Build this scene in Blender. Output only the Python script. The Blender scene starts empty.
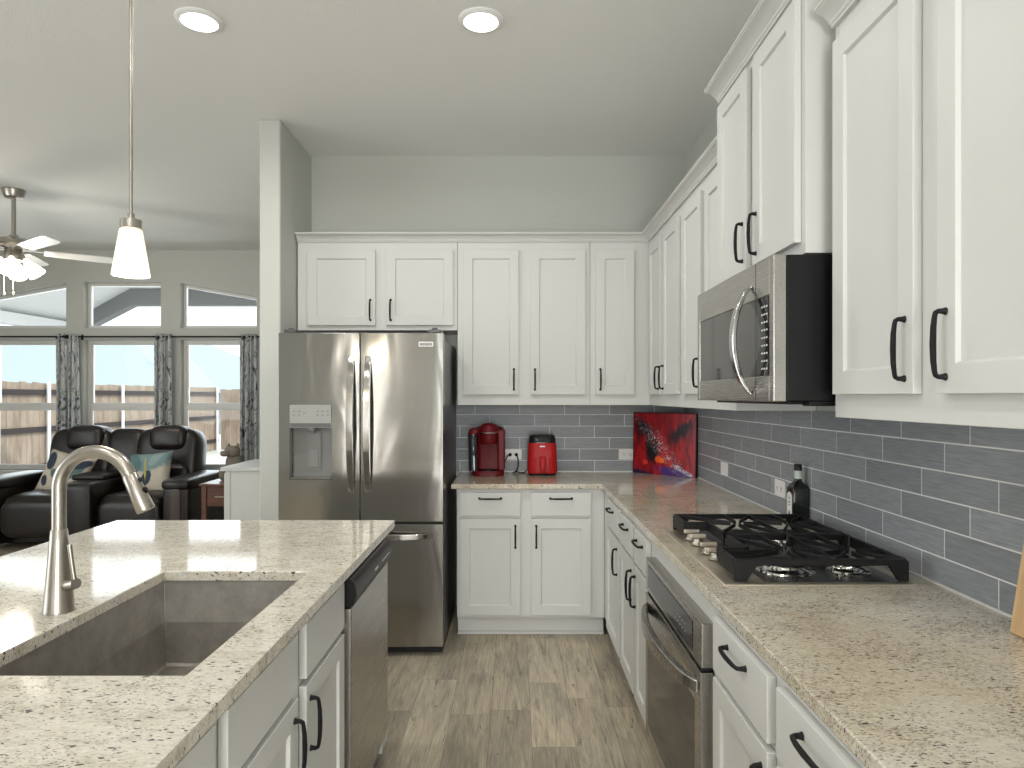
import bpy, bmesh, math, random
from mathutils import Vector, Matrix
random.seed(7)
SC = bpy.context.scene
COL = SC.collection
R = math.radians
PI = math.pi

# ------------------------------------------------------------------ camera
EYE = 1.433
cam_d = bpy.data.cameras.new('camera')
cam = bpy.data.objects.new('camera', cam_d)
COL.objects.link(cam)
cam.location = (0, 0, EYE)
cam.rotation_euler = (PI / 2, 0, 0)
cam_d.sensor_width = 36
cam_d.lens = 675 / 1024 * 36
cam_d.shift_x = (512 - 515) / 1024
cam_d.shift_y = (396.3 - 384) / 1024
cam_d.clip_start = 0.05
cam_d.clip_end = 200
SC.camera = cam

# ------------------------------------------------------------------ world, sun, exposure
SC.view_settings.view_transform = 'Standard'
SC.view_settings.look = 'None'
SC.view_settings.gamma = 1
SC.view_settings.use_curve_mapping = False
SC.view_settings.exposure = -0.06
W = bpy.data.worlds.new('sky')
SC.world = W
W.use_nodes = True
bg = W.node_tree.nodes['Background']
bg.inputs[0].default_value = (0.90, 0.96, 1.0, 1)
bg.inputs[1].default_value = 2.3

sun_d = bpy.data.lights.new('sun', 'SUN')
sun_d.energy = 2.6
sun_d.angle = R(2)
sun_d.color = (1, 0.96, 0.9)
sun = bpy.data.objects.new('sun', sun_d)
COL.objects.link(sun)
sun.rotation_euler = Vector((-0.62, 0.36, -0.70)).to_track_quat('-Z', 'Y').to_euler()


def area(name, loc, size, power, direction, color=(1, 1, 1), shape='RECTANGLE', spread=180):
    d = bpy.data.lights.new(name, 'AREA')
    d.shape = shape
    d.size = size[0]
    if shape in ('RECTANGLE', 'ELLIPSE'):
        d.size_y = size[1]
    d.energy = power
    d.color = color
    d.spread = R(spread)
    o = bpy.data.objects.new(name, d)
    COL.objects.link(o)
    o.location = loc
    o.rotation_euler = Vector(direction).to_track_quat('-Z', 'Y').to_euler()
    return o


# added daylight fill at an unseen left wall opening, tilted up towards the ceiling
area('daylight_fill_left', (-7.05, 0.5, 1.60), (2.1, 5.8), 135, (1, 0, 0.85), (0.985, 0.99, 1.0))
# added fill lamp at an unseen rear opening, brightens the back base cabinets
area('fill_rear_opening', (0.27, -3.02, 1.25), (1.25, 2.2), 105, (0, 1, 0), (1.0, 0.985, 0.96))
# added narrow lamp at the rear, gives the bright streak on the refrigerator
area('fill_rear_strip', (-2.22, -3.02, 1.45), (0.20, 2.1), 8, (0, 1, 0.1), (1.0, 0.93, 0.82))
# daylight through the living room windows
area('daylight_living', (-4.44, 7.81, 1.68), (3.05, 2.1), 48, (0, -1, 0.0), (0.93, 0.97, 1.0))

# ------------------------------------------------------------------ node helpers / materials
def sock(nt, node_in, v):
    if isinstance(v, bpy.types.NodeSocket):
        nt.links.new(v, node_in)
    elif v is not None:
        if isinstance(v, (tuple, list)) and len(v) == 3 and node_in.type == 'RGBA':
            v = (*v, 1)
        node_in.default_value = v


def new_mat(name):
    m = bpy.data.materials.new(name)
    m.use_nodes = True
    nt = m.node_tree
    return m, nt, nt.nodes['Principled BSDF']


def simple(name, col, rough=0.5, metal=0.0, spec=0.5, **kw):
    m, nt, b = new_mat(name)
    b.inputs['Base Color'].default_value = (*col, 1)
    b.inputs['Roughness'].default_value = rough
    b.inputs['Metallic'].default_value = metal
    b.inputs['Specular IOR Level'].default_value = spec
    for k, v in kw.items():
        b.inputs[k].default_value = v
    return m


def tc(nt, out='Object'):
    for n in nt.nodes:
        if n.type == 'TEX_COORD':
            return n.outputs[out]
    return nt.nodes.new('ShaderNodeTexCoord').outputs[out]


def mapping(nt, vec, loc=(0, 0, 0), rot=(0, 0, 0), scale=(1, 1, 1)):
    n = nt.nodes.new('ShaderNodeMapping')
    nt.links.new(vec, n.inputs[0])
    n.inputs[1].default_value = loc
    n.inputs[2].default_value = rot
    n.inputs[3].default_value = scale
    return n.outputs[0]


def noise(nt, vec, scale, detail=4, rough=0.55, dist=0.0, out=0):
    n = nt.nodes.new('ShaderNodeTexNoise')
    nt.links.new(vec, n.inputs['Vector'])
    n.inputs['Scale'].default_value = scale
    n.inputs['Detail'].default_value = detail
    n.inputs['Roughness'].default_value = rough
    n.inputs['Distortion'].default_value = dist
    return n.outputs[out]


def ramp(nt, fac, stops, interp='LINEAR'):
    n = nt.nodes.new('ShaderNodeValToRGB')
    cr = n.color_ramp
    cr.interpolation = interp
    while len(cr.elements) < len(stops):
        cr.elements.new(0.5)
    for e, (p, c) in zip(cr.elements, stops):
        e.position = p
        e.color = (*c, 1) if len(c) == 3 else c
    nt.links.new(fac, n.inputs[0])
    return n.outputs[0]


def mix(nt, fac, a, b, blend='MIX'):
    n = nt.nodes.new('ShaderNodeMix')
    n.data_type = 'RGBA'
    n.blend_type = blend
    sock(nt, n.inputs[0], fac)
    sock(nt, n.inputs[6], a)
    sock(nt, n.inputs[7], b)
    return n.outputs[2]


def math_n(nt, op, a, b=0.0, c=0.0, clamp=False):
    n = nt.nodes.new('ShaderNodeMath')
    n.operation = op
    n.use_clamp = clamp
    sock(nt, n.inputs[0], a)
    sock(nt, n.inputs[1], b)
    sock(nt, n.inputs[2], c)
    return n.outputs[0]


def bump(nt, b, height, strength=0.1, dist=0.01):
    n = nt.nodes.new('ShaderNodeBump')
    n.inputs['Strength'].default_value = strength
    n.inputs['Distance'].default_value = dist
    nt.links.new(height, n.inputs['Height'])
    nt.links.new(n.outputs[0], b.inputs['Normal'])


BW = lambda v: (v, v, v)
M = {}

M['cabinet'] = simple('white_cabinet_paint', (0.62, 0.625, 0.605), 0.48, spec=0.35)
M['black_metal'] = simple('matte_black_metal', (0.008, 0.008, 0.009), 0.5, 0.0, 0.22)
M['iron'] = simple('cast_iron', (0.008, 0.008, 0.009), 0.45, 0.0, 0.28)
M['black_glass'] = simple('black_glass', (0.012, 0.012, 0.013), 0.08, 0.0, 0.28)
M['black_plastic'] = simple('black_plastic', (0.008, 0.008, 0.009), 0.34, 0, 0.25)
M['dark_gap'] = simple('dark_rubber', (0.012, 0.012, 0.012), 0.8)
M['grey_plastic'] = simple('grey_plastic', (0.20, 0.20, 0.195), 0.4)
M['light_grey'] = simple('light_grey_plastic', (0.34, 0.345, 0.33), 0.35)
M['white_plastic'] = simple('white_plastic', (0.86, 0.86, 0.85), 0.35)
M['trim'] = simple('white_trim_paint', (0.72, 0.72, 0.70), 0.4)
M['chrome'] = simple('chrome', (0.75, 0.74, 0.72), 0.12, 1.0)
M['print_white'] = simple('white_print', (0.75, 0.75, 0.73), 0.5)
M['print_grey'] = simple('grey_print', (0.12, 0.12, 0.12), 0.5)


def paint(name, col, scale, strength):
    m, nt, b = new_mat(name)
    b.inputs['Base Color'].default_value = (*col, 1)
    b.inputs['Roughness'].default_value = 0.75
    b.inputs['Specular IOR Level'].default_value = 0.25
    n = noise(nt, tc(nt), scale, 3, 0.6)
    bump(nt, b, n, strength, 0.004)
    return m


M['wall'] = paint('greige_wall_paint', (0.55, 0.56, 0.525), 90, 0.10)
M['ceiling'] = paint('textured_ceiling_paint', (0.83, 0.84, 0.82), 120, 0.35)


def steel(name, col, rough, axis='x', wavy=0.0):
    m, nt, b = new_mat(name)
    b.inputs['Metallic'].default_value = 1
    v = tc(nt)
    sc = {'x': (6, 500, 500), 'y': (500, 6, 500), 'z': (500, 500, 6)}[axis]
    n = noise(nt, mapping(nt, v, scale=sc), 1.0, 2, 0.5)
    nt.links.new(mix(nt, n, tuple(c * 0.985 for c in col), tuple(c * 1.015 for c in col)), b.inputs['Base Color'])
    mr = math_n(nt, 'MULTIPLY_ADD', n, 0.03, rough - 0.015)
    nt.links.new(mr, b.inputs['Roughness'])
    if wavy:
        bump(nt, b, noise(nt, mapping(nt, v, scale=(5, 5, 1.4)), 1.0, 2, 0.5, 0.6), wavy, 0.02)
    return m


M['steel'] = steel('brushed_steel', (0.37, 0.36, 0.34), 0.15, 'x', 0.22)
M['steel_y'] = steel('brushed_steel_side_run', (0.42, 0.405, 0.38), 0.27, 'y')
M['steel_dark'] = simple('dark_grey_appliance_side', (0.10, 0.10, 0.10), 0.35, 0.6)
M['nickel'] = steel('brushed_nickel', (0.40, 0.375, 0.335), 0.30, 'z')


def make_granite(name, rot, tan, k1, k2):
    m, nt, b = new_mat(name)
    v = tc(nt)
    big = noise(nt, v, 1.7, 3, 0.6, 0.4)
    st = mapping(nt, v, rot=(0, 0, rot), scale=(1.0, 2.6, 1.5))
    mid = noise(nt, st, 9, 6, 0.72, 0.5)
    fine = noise(nt, mapping(nt, v, rot=(0, 0, rot), scale=(1, 1.8, 1.3)), 95, 5, 0.8)
    c1 = ramp(nt, mid, [(0.30, (0.37, 0.35, 0.315)), (0.44, (0.55, 0.53, 0.475)), (0.57, (0.63, 0.61, 0.565)), (0.70, (0.42, 0.42, 0.415))])
    c2 = mix(nt, math_n(nt, 'MULTIPLY', ramp(nt, big, [(0.40, BW(0.25)), (0.62, BW(1))]), tan), c1, (0.46, 0.385, 0.265))
    c3 = mix(nt, 1.0, c2, ramp(nt, fine, [(0.28, (0.16, 0.15, 0.13)), (0.47, (0.52, 0.50, 0.46)), (0.60, (0.66, 0.64, 0.60)), (0.75, (0.88, 0.86, 0.82))]), 'SOFT_LIGHT')
    # sparse elongated mineral flecks: cells of a stretched voronoi whose random value is low
    def flecks(scale, rot, stretch, keep, rad, shift):
        vo = nt.nodes.new('ShaderNodeTexVoronoi')
        warp = nt.nodes.new('ShaderNodeVectorMath')
        warp.operation = 'MULTIPLY_ADD'
        nt.links.new(noise(nt, v, 60, 2, 0.5, 0, 1), warp.inputs[0])
        warp.inputs[1].default_value = (.012, .012, .012)
        nt.links.new(mapping(nt, v, loc=shift), warp.inputs[2])
        nt.links.new(mapping(nt, warp.outputs[0], rot=(0, 0, rot), scale=(1, stretch, 1.5)), vo.inputs['Vector'])
        vo.inputs['Scale'].default_value = scale
        sepc = nt.nodes.new('ShaderNodeSeparateColor')
        nt.links.new(vo.outputs['Color'], sepc.inputs[0])
        thr = math_n(nt, 'MULTIPLY_ADD', ramp(nt, noise(nt, mapping(nt, v, loc=shift), 6, 3, 0.6), [(0.42, BW(0.15)), (0.62, BW(1))]), keep, 0)
        on = math_n(nt, 'LESS_THAN', sepc.outputs[0], thr)
        size = math_n(nt, 'MULTIPLY_ADD', sepc.outputs[1], rad * .75, rad * .4)
        near = math_n(nt, 'SUBTRACT', size, vo.outputs['Distance'])
        return math_n(nt, 'MULTIPLY', on, math_n(nt, 'MULTIPLY', near, 9.0, 0, True), 0, True)
    f1 = flecks(76, rot, 2.7, k1, 0.52, (0, 0, 0))
    c4 = mix(nt, math_n(nt, 'MULTIPLY', f1, 0.92), c3, (0.055, 0.042, 0.050))
    f2 = flecks(150, rot, 2.4, k2, 0.60, (3, 1, 0))
    c5 = mix(nt, math_n(nt, 'MULTIPLY', f2, 0.72), c4, (0.12, 0.10, 0.09))
    nt.links.new(c5, b.inputs['Base Color'])
    b.inputs['Roughness'].default_value = 0.07
    b.inputs['Specular IOR Level'].default_value = 0.55
    return m


M['granite'] = make_granite('speckled_granite', -0.40, 0.18, 0.17, 0.42)
M['granite_tan'] = make_granite('speckled_golden_granite', 0.40, 0.80, 0.25, 0.70)


def make_tile():
    m, nt, b = new_mat('grey_glazed_tile')
    g = nt.nodes.new('ShaderNodeNewGeometry')
    v = tc(nt)
    rnd = g.outputs['Random Per Island']
    st = noise(nt, mapping(nt, v, scale=(4, 4, 60)), 3.0, 4, 0.6, 0.5)
    base = mix(nt, rnd, (0.245, 0.264, 0.282), (0.315, 0.337, 0.358))
    col = mix(nt, 0.5, base, ramp(nt, st, [(0.3, BW(0.35)), (0.7, BW(0.68))]), 'OVERLAY')
    nt.links.new(col, b.inputs['Base Color'])
    b.inputs['Roughness'].default_value = 0.40
    b.inputs['Specular IOR Level'].default_value = 0.30
    bump(nt, b, noise(nt, v, 9, 2), 0.12, 0.004)
    return m


M['tile'] = make_tile()
M['grout'] = simple('pale_grout', (0.80, 0.80, 0.79), 0.8)


def make_floor():
    m, nt, b = new_mat('grey_brown_wood_planks')
    v = tc(nt)
    rnd = nt.nodes.new('ShaderNodeNewGeometry').outputs['Random Per Island']
    wn = nt.nodes.new('ShaderNodeTexWhiteNoise')
    wn.noise_dimensions = '1D'
    nt.links.new(rnd, wn.inputs['W'])
    sh = nt.nodes.new('ShaderNodeVectorMath')
    sh.operation = 'MULTIPLY_ADD'
    nt.links.new(wn.outputs['Color'], sh.inputs[0])
    sh.inputs[1].default_value = (5, 9, 0)
    nt.links.new(v, sh.inputs[2])
    pv = sh.outputs[0]
    fine = noise(nt, mapping(nt, pv, scale=(150, 7, 1)), 1.0, 5, 0.7, 0.3)
    grain = noise(nt, mapping(nt, pv, scale=(26, 1.9, 1)), 1.0, 6, 0.68, 1.4)
    cloud = noise(nt, mapping(nt, pv, scale=(5, 1.8, 1)), 1.0, 3, 0.55, 0.6)
    base = ramp(nt, rnd, [(0.0, (0.290, 0.252, 0.193)), (0.35, (0.353, 0.307, 0.238)), (0.65, (0.388, 0.334, 0.254)), (1.0, (0.437, 0.382, 0.296))])
    c = mix(nt, 0.75, base, ramp(nt, grain, [(0.28, (0.20, 0.20, 0.21)), (0.45, (0.46, 0.46, 0.46)), (0.60, (0.60, 0.59, 0.57)), (0.75, (0.76, 0.75, 0.73))]), 'OVERLAY')
    c = mix(nt, 0.55, c, ramp(nt, fine, [(0.3, BW(0.24)), (0.5, BW(0.5)), (0.7, BW(0.75))]), 'OVERLAY')
    c = mix(nt, 0.6, c, ramp(nt, cloud, [(0.32, (0.33, 0.34, 0.36)), (0.55, (0.53, 0.53, 0.52)), (0.7, (0.64, 0.62, 0.59))]), 'OVERLAY')
    crack = noise(nt, mapping(nt, pv, loc=(5, 2, 0), scale=(13, 2.4, 1)), 1.0, 5, 0.72, 2.6)
    c = mix(nt, math_n(nt, 'MULTIPLY', ramp(nt, crack, [(0.635, BW(0)), (0.68, BW(1))]), 0.8), c, (0.075, 0.056, 0.042))
    nt.links.new(c, b.inputs['Base Color'])
    b.inputs['Roughness'].default_value = 0.45
    b.inputs['Specular IOR Level'].default_value = 0.35
    bump(nt, b, grain, 0.08, 0.002)
    return m


M['floor'] = make_floor()


def make_leather():
    m, nt, b = new_mat('dark_brown_leather')
    v = tc(nt)
    n = noise(nt, v, 9, 4, 0.6)
    nt.links.new(ramp(nt, n, [(0.3, (0.007, 0.005, 0.0045)), (0.7, (0.017, 0.012, 0.010))]), b.inputs['Base Color'])
    b.inputs['Roughness'].default_value = 0.33
    bump(nt, b, noise(nt, v, 160, 3), 0.15, 0.002)
    return m


M['leather'] = make_leather()


def make_wood(name, c1, c2, rough=0.4, axis=(3, 30, 30)):
    m, nt, b = new_mat(name)
    n = noise(nt, mapping(nt, tc(nt), scale=axis), 1.0, 5, 0.6, 1.0)
    nt.links.new(ramp(nt, n, [(0.3, c1), (0.7, c2)]), b.inputs['Base Color'])
    b.inputs['Roughness'].default_value = rough
    return m


M['cherry'] = make_wood('cherry_wood', (0.075, 0.026, 0.014), (0.15, 0.055, 0.03), 0.35)
M['board'] = make_wood('maple_wood', (0.52, 0.32, 0.15), (0.72, 0.50, 0.28), 0.5, (25, 25, 3))
M['fence'] = make_wood('weathered_cedar', (0.22, 0.165, 0.125), (0.40, 0.32, 0.245), 0.85, (6, 6, 1.5))
M['fence_rail'] = simple('dark_stained_rail', (0.035, 0.026, 0.026), 0.8)
M['galv'] = simple('galvanised_post', (0.75, 0.76, 0.78), 0.45, 0.2)
M['stone'] = paint('mottled_stone', (0.22, 0.20, 0.16), 30, 0.6)
M['paving'] = paint('pale_concrete', (0.62, 0.61, 0.59), 20, 0.2)
M['roof'] = paint('pale_shingles', (0.33, 0.385, 0.38), 12, 0.4)
M['stucco'] = paint('pale_siding', (0.3, 0.3, 0.29), 30, 0.3)
M['patio'] = simple('grey_patio_boards', (0.22, 0.22, 0.225), 0.7)
M['patio_soffit'] = simple('pale_soffit', (0.75, 0.75, 0.75), 0.7)


def make_glass():
    m = bpy.data.materials.new('window_glass')
    m.use_nodes = True
    nt = m.node_tree
    nt.nodes.remove(nt.nodes['Principled BSDF'])
    out = nt.nodes['Material Output']
    tr = nt.nodes.new('ShaderNodeBsdfTransparent')
    tr.inputs[0].default_value = (0.95, 0.97, 0.97, 1)
    gl = nt.nodes.new('ShaderNodeBsdfGlossy')
    gl.inputs['Roughness'].default_value = 0.02
    fr = nt.nodes.new('ShaderNodeFresnel')
    fr.inputs[0].default_value = 1.25
    mx = nt.nodes.new('ShaderNodeMixShader')
    nt.links.new(fr.outputs[0], mx.inputs[0])
    nt.links.new(tr.outputs[0], mx.inputs[1])
    nt.links.new(gl.outputs[0], mx.inputs[2])
    nt.links.new(mx.outputs[0], out.inputs[0])
    return m


M['glass'] = make_glass()


def emit(name, col, strength, base=(0.9, 0.88, 0.85)):
    return simple(name, base, 0.5, 0, 0.3, **{'Emission Color': (*col, 1), 'Emission Strength': strength})


M['led'] = emit('led_diffuser', (1, 0.96, 0.90), 7.0)
def frosted(name, col, glow):
    m, nt, b = new_mat(name)
    b.inputs['Base Color'].default_value = (.85, .83, .80, 1)
    b.inputs['Roughness'].default_value = .4
    b.inputs['Emission Color'].default_value = (*col, 1)
    b.inputs['Emission Strength'].default_value = glow
    tr = nt.nodes.new('ShaderNodeBsdfTranslucent')
    tr.inputs[0].default_value = (.9, .86, .78, 1)
    mx = nt.nodes.new('ShaderNodeMixShader')
    mx.inputs[0].default_value = .5
    nt.links.new(b.outputs[0], mx.inputs[1])
    nt.links.new(tr.outputs[0], mx.inputs[2])
    nt.links.new(mx.outputs[0], nt.nodes['Material Output'].inputs[0])
    return m


M['shade_lit'] = frosted('lit_frosted_glass', (1, .86, .66), .32)
M['bell_lit'] = emit('lit_bell_glass', (1, 0.90, 0.76), 2.6)


def ell(nt, u, w, cx, cz, rx, rz, rot=0.0, soft=0.25, warp=None, amt=0.0):
    du = math_n(nt, 'SUBTRACT', u, cx)
    dw = math_n(nt, 'SUBTRACT', w, cz)
    c, s = math.cos(rot), math.sin(rot)
    a = math_n(nt, 'ADD', math_n(nt, 'MULTIPLY', du, c), math_n(nt, 'MULTIPLY', dw, s))
    bb = math_n(nt, 'SUBTRACT', math_n(nt, 'MULTIPLY', dw, c), math_n(nt, 'MULTIPLY', du, s))
    a = math_n(nt, 'DIVIDE', a, rx)
    bb = math_n(nt, 'DIVIDE', bb, rz)
    d = math_n(nt, 'SQRT', math_n(nt, 'ADD', math_n(nt, 'MULTIPLY', a, a), math_n(nt, 'MULTIPLY', bb, bb)))
    if warp is not None:
        d = math_n(nt, 'ADD', d, math_n(nt, 'MULTIPLY', math_n(nt, 'SUBTRACT', warp, 0.5), amt))
    return ramp(nt, d, [(1 - soft, BW(1)), (1.0, BW(0))])


def make_painting(w, h):
    m, nt, b = new_mat('abstract_red_acrylic')
    v = tc(nt)
    sep = nt.nodes.new('ShaderNodeSeparateXYZ')
    nt.links.new(v, sep.inputs[0])
    u = math_n(nt, 'DIVIDE', sep.outputs[0], w)
    z = math_n(nt, 'DIVIDE', sep.outputs[2], h)
    flow = noise(nt, mapping(nt, v, rot=(0, -0.6, 0), scale=(14, 1, 4)), 1.5, 5, 0.65, 0.8)
    wp = noise(nt, v, 16, 4, 0.65)
    c = ramp(nt, flow, [(0.28, (0.08, 0.004, 0.008)), (0.45, (0.28, 0.008, 0.014)), (0.62, (0.50, 0.016, 0.022)), (0.8, (0.62, 0.06, 0.05))])
    c = mix(nt, ell(nt, u, z, 0.78, 0.72, 0.34, 0.15, 0.85, 0.55, flow, 2.4), c, (0.02, 0.014, 0.02))
    c = mix(nt, ell(nt, u, z, 0.08, 0.75, 0.14, 0.26, 0.3, 0.6, flow, 1.4), c, (0.05, 0.004, 0.01))
    c = mix(nt, ell(nt, u, z, 0.31, 0.43, 0.13, 0.26, 0.10, 0.35, wp, 1.6), c, (0.008, 0.007, 0.012))
    c = mix(nt, ell(nt, u, z, 0.19, 0.76, 0.12, 0.20, 0.5, 0.5, wp, 2.0), c, (0.012, 0.010, 0.018))
    # purple foot
    c = mix(nt, ell(nt, u, z, 0.66, 0.05, 0.34, 0.10, -0.18, 0.35, wp, 1.4), c, (0.07, 0.03, 0.19))
    c = mix(nt, ell(nt, u, z, 0.10, 0.02, 0.30, 0.06, -0.1, 0.5, wp, 0.8), c, (0.03, 0.012, 0.05))
    # splatter along the diagonal
    band = ell(nt, u, z, 0.44, 0.46, 0.70, 0.15, -0.88, 0.8, wp, 0.9)
    fl = noise(nt, v, 85, 3, 0.6, 1.0)
    fle = math_n(nt, 'MULTIPLY', ramp(nt, fl, [(0.50, BW(0)), (0.57, BW(1))]), band)
    c = mix(nt, fle, c, ramp(nt, noise(nt, v, 40, 2), [(0.35, (0.72, 0.68, 0.66)), (0.5, (0.35, 0.36, 0.42)), (0.62, (0.6, 0.12, 0.08))]))
    wh = ell(nt, u, z, 0.80, 0.10, 0.22, 0.035, -0.5, 0.5, wp, 2.6)
    c = mix(nt, math_n(nt, 'MULTIPLY', wh, ramp(nt, fl, [(0.42, BW(0)), (0.55, BW(1))])), c, (0.62, 0.60, 0.66))
    for cx, cz, r_, col in ((0.42, 0.25, 0.062, (0.85, 0.10, 0.02)), (0.475, 0.235, 0.05, (0.90, 0.16, 0.03)), (0.20, 0.19, 0.048, (0.62, 0.04, 0.03))):
        c = mix(nt, ell(nt, u, z, cx, cz, r_, r_, 0, 0.2, wp, 0.3), c, col)
    nt.links.new(c, b.inputs['Base Color'])
    b.inputs['Roughness'].default_value = 0.3
    bump(nt, b, wp, 0.2, 0.003)
    return m


def make_curtain():
    m, nt, b = new_mat('grey_floral_print_fabric')
    v = tc(nt)
    n = noise(nt, mapping(nt, v, scale=(1, 1, 0.7)), 6, 3, 0.55, 1.8)
    c = ramp(nt, n, [(0.33, (0.06, 0.07, 0.08)), (0.40, (0.26, 0.28, 0.30)), (0.46, (0.60, 0.60, 0.58)), (0.55, (0.42, 0.46, 0.50)), (0.60, (0.17, 0.165, 0.14)), (0.65, (0.60, 0.59, 0.56))])
    nt.links.new(c, b.inputs['Base Color'])
    b.inputs['Roughness'].default_value = 0.85
    return m


M['curtain'] = make_curtain()


def make_leaf_fabric(name, base, leaves):
    m, nt, b = new_mat(name)
    v = tc(nt)
    sep = nt.nodes.new('ShaderNodeSeparateXYZ')
    nt.links.new(v, sep.inputs[0])
    u, z = sep.outputs[0], sep.outputs[2]
    wp = noise(nt, v, 22, 3, 0.6)
    c = mix(nt, wp, base, tuple(x * 0.85 for x in base))
    for (cx, cz, rx, rz, rot, col, amt) in leaves:
        c = mix(nt, ell(nt, u, z, cx, cz, rx, rz, rot, 0.18, wp, amt), c, col)
    nt.links.new(c, b.inputs['Base Color'])
    b.inputs['Roughness'].default_value = 0.9
    return m


TEAL = (0.11, 0.17, 0.18)
SLATE = (0.035, 0.05, 0.075)
M['pillow_cream'] = make_leaf_fabric('cream_leaf_fabric', (0.60, 0.55, 0.46), [
    (-0.15, 0.10, 0.05, 0.10, 0.2, SLATE, 0.3), (0.08, 0.03, 0.055, 0.14, -0.75, TEAL, 0.3), (0.14, 0.12, 0.04, 0.09, -0.9, SLATE, 0.3),
    (-0.05, -0.03, 0.045, 0.08, 0.9, TEAL, 0.3), (-0.14, -0.10, 0.03, 0.06, 0.3, SLATE, 0.4)])
M['pillow_teal'] = make_leaf_fabric('teal_leaf_fabric', (0.60, 0.55, 0.46), [
    (0.0, 0.16, 0.26, 0.17, 0.0, (0.20, 0.30, 0.31), 0.4), (-0.12, 0.10, 0.07, 0.12, 0.7, (0.11, 0.20, 0.22), 0.4), (0.10, 0.15, 0.05, 0.12, -0.5, (0.28, 0.38, 0.38), 0.4),
    (-0.10, -0.08, 0.06, 0.05, 0.4, SLATE, 0.3), (0.02, -0.06, 0.05, 0.08, -0.2, SLATE, 0.3), (0.0, 0.03, 0.012, 0.12, 0.1, (0.45, 0.40, 0.12), 0.5)])

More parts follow.
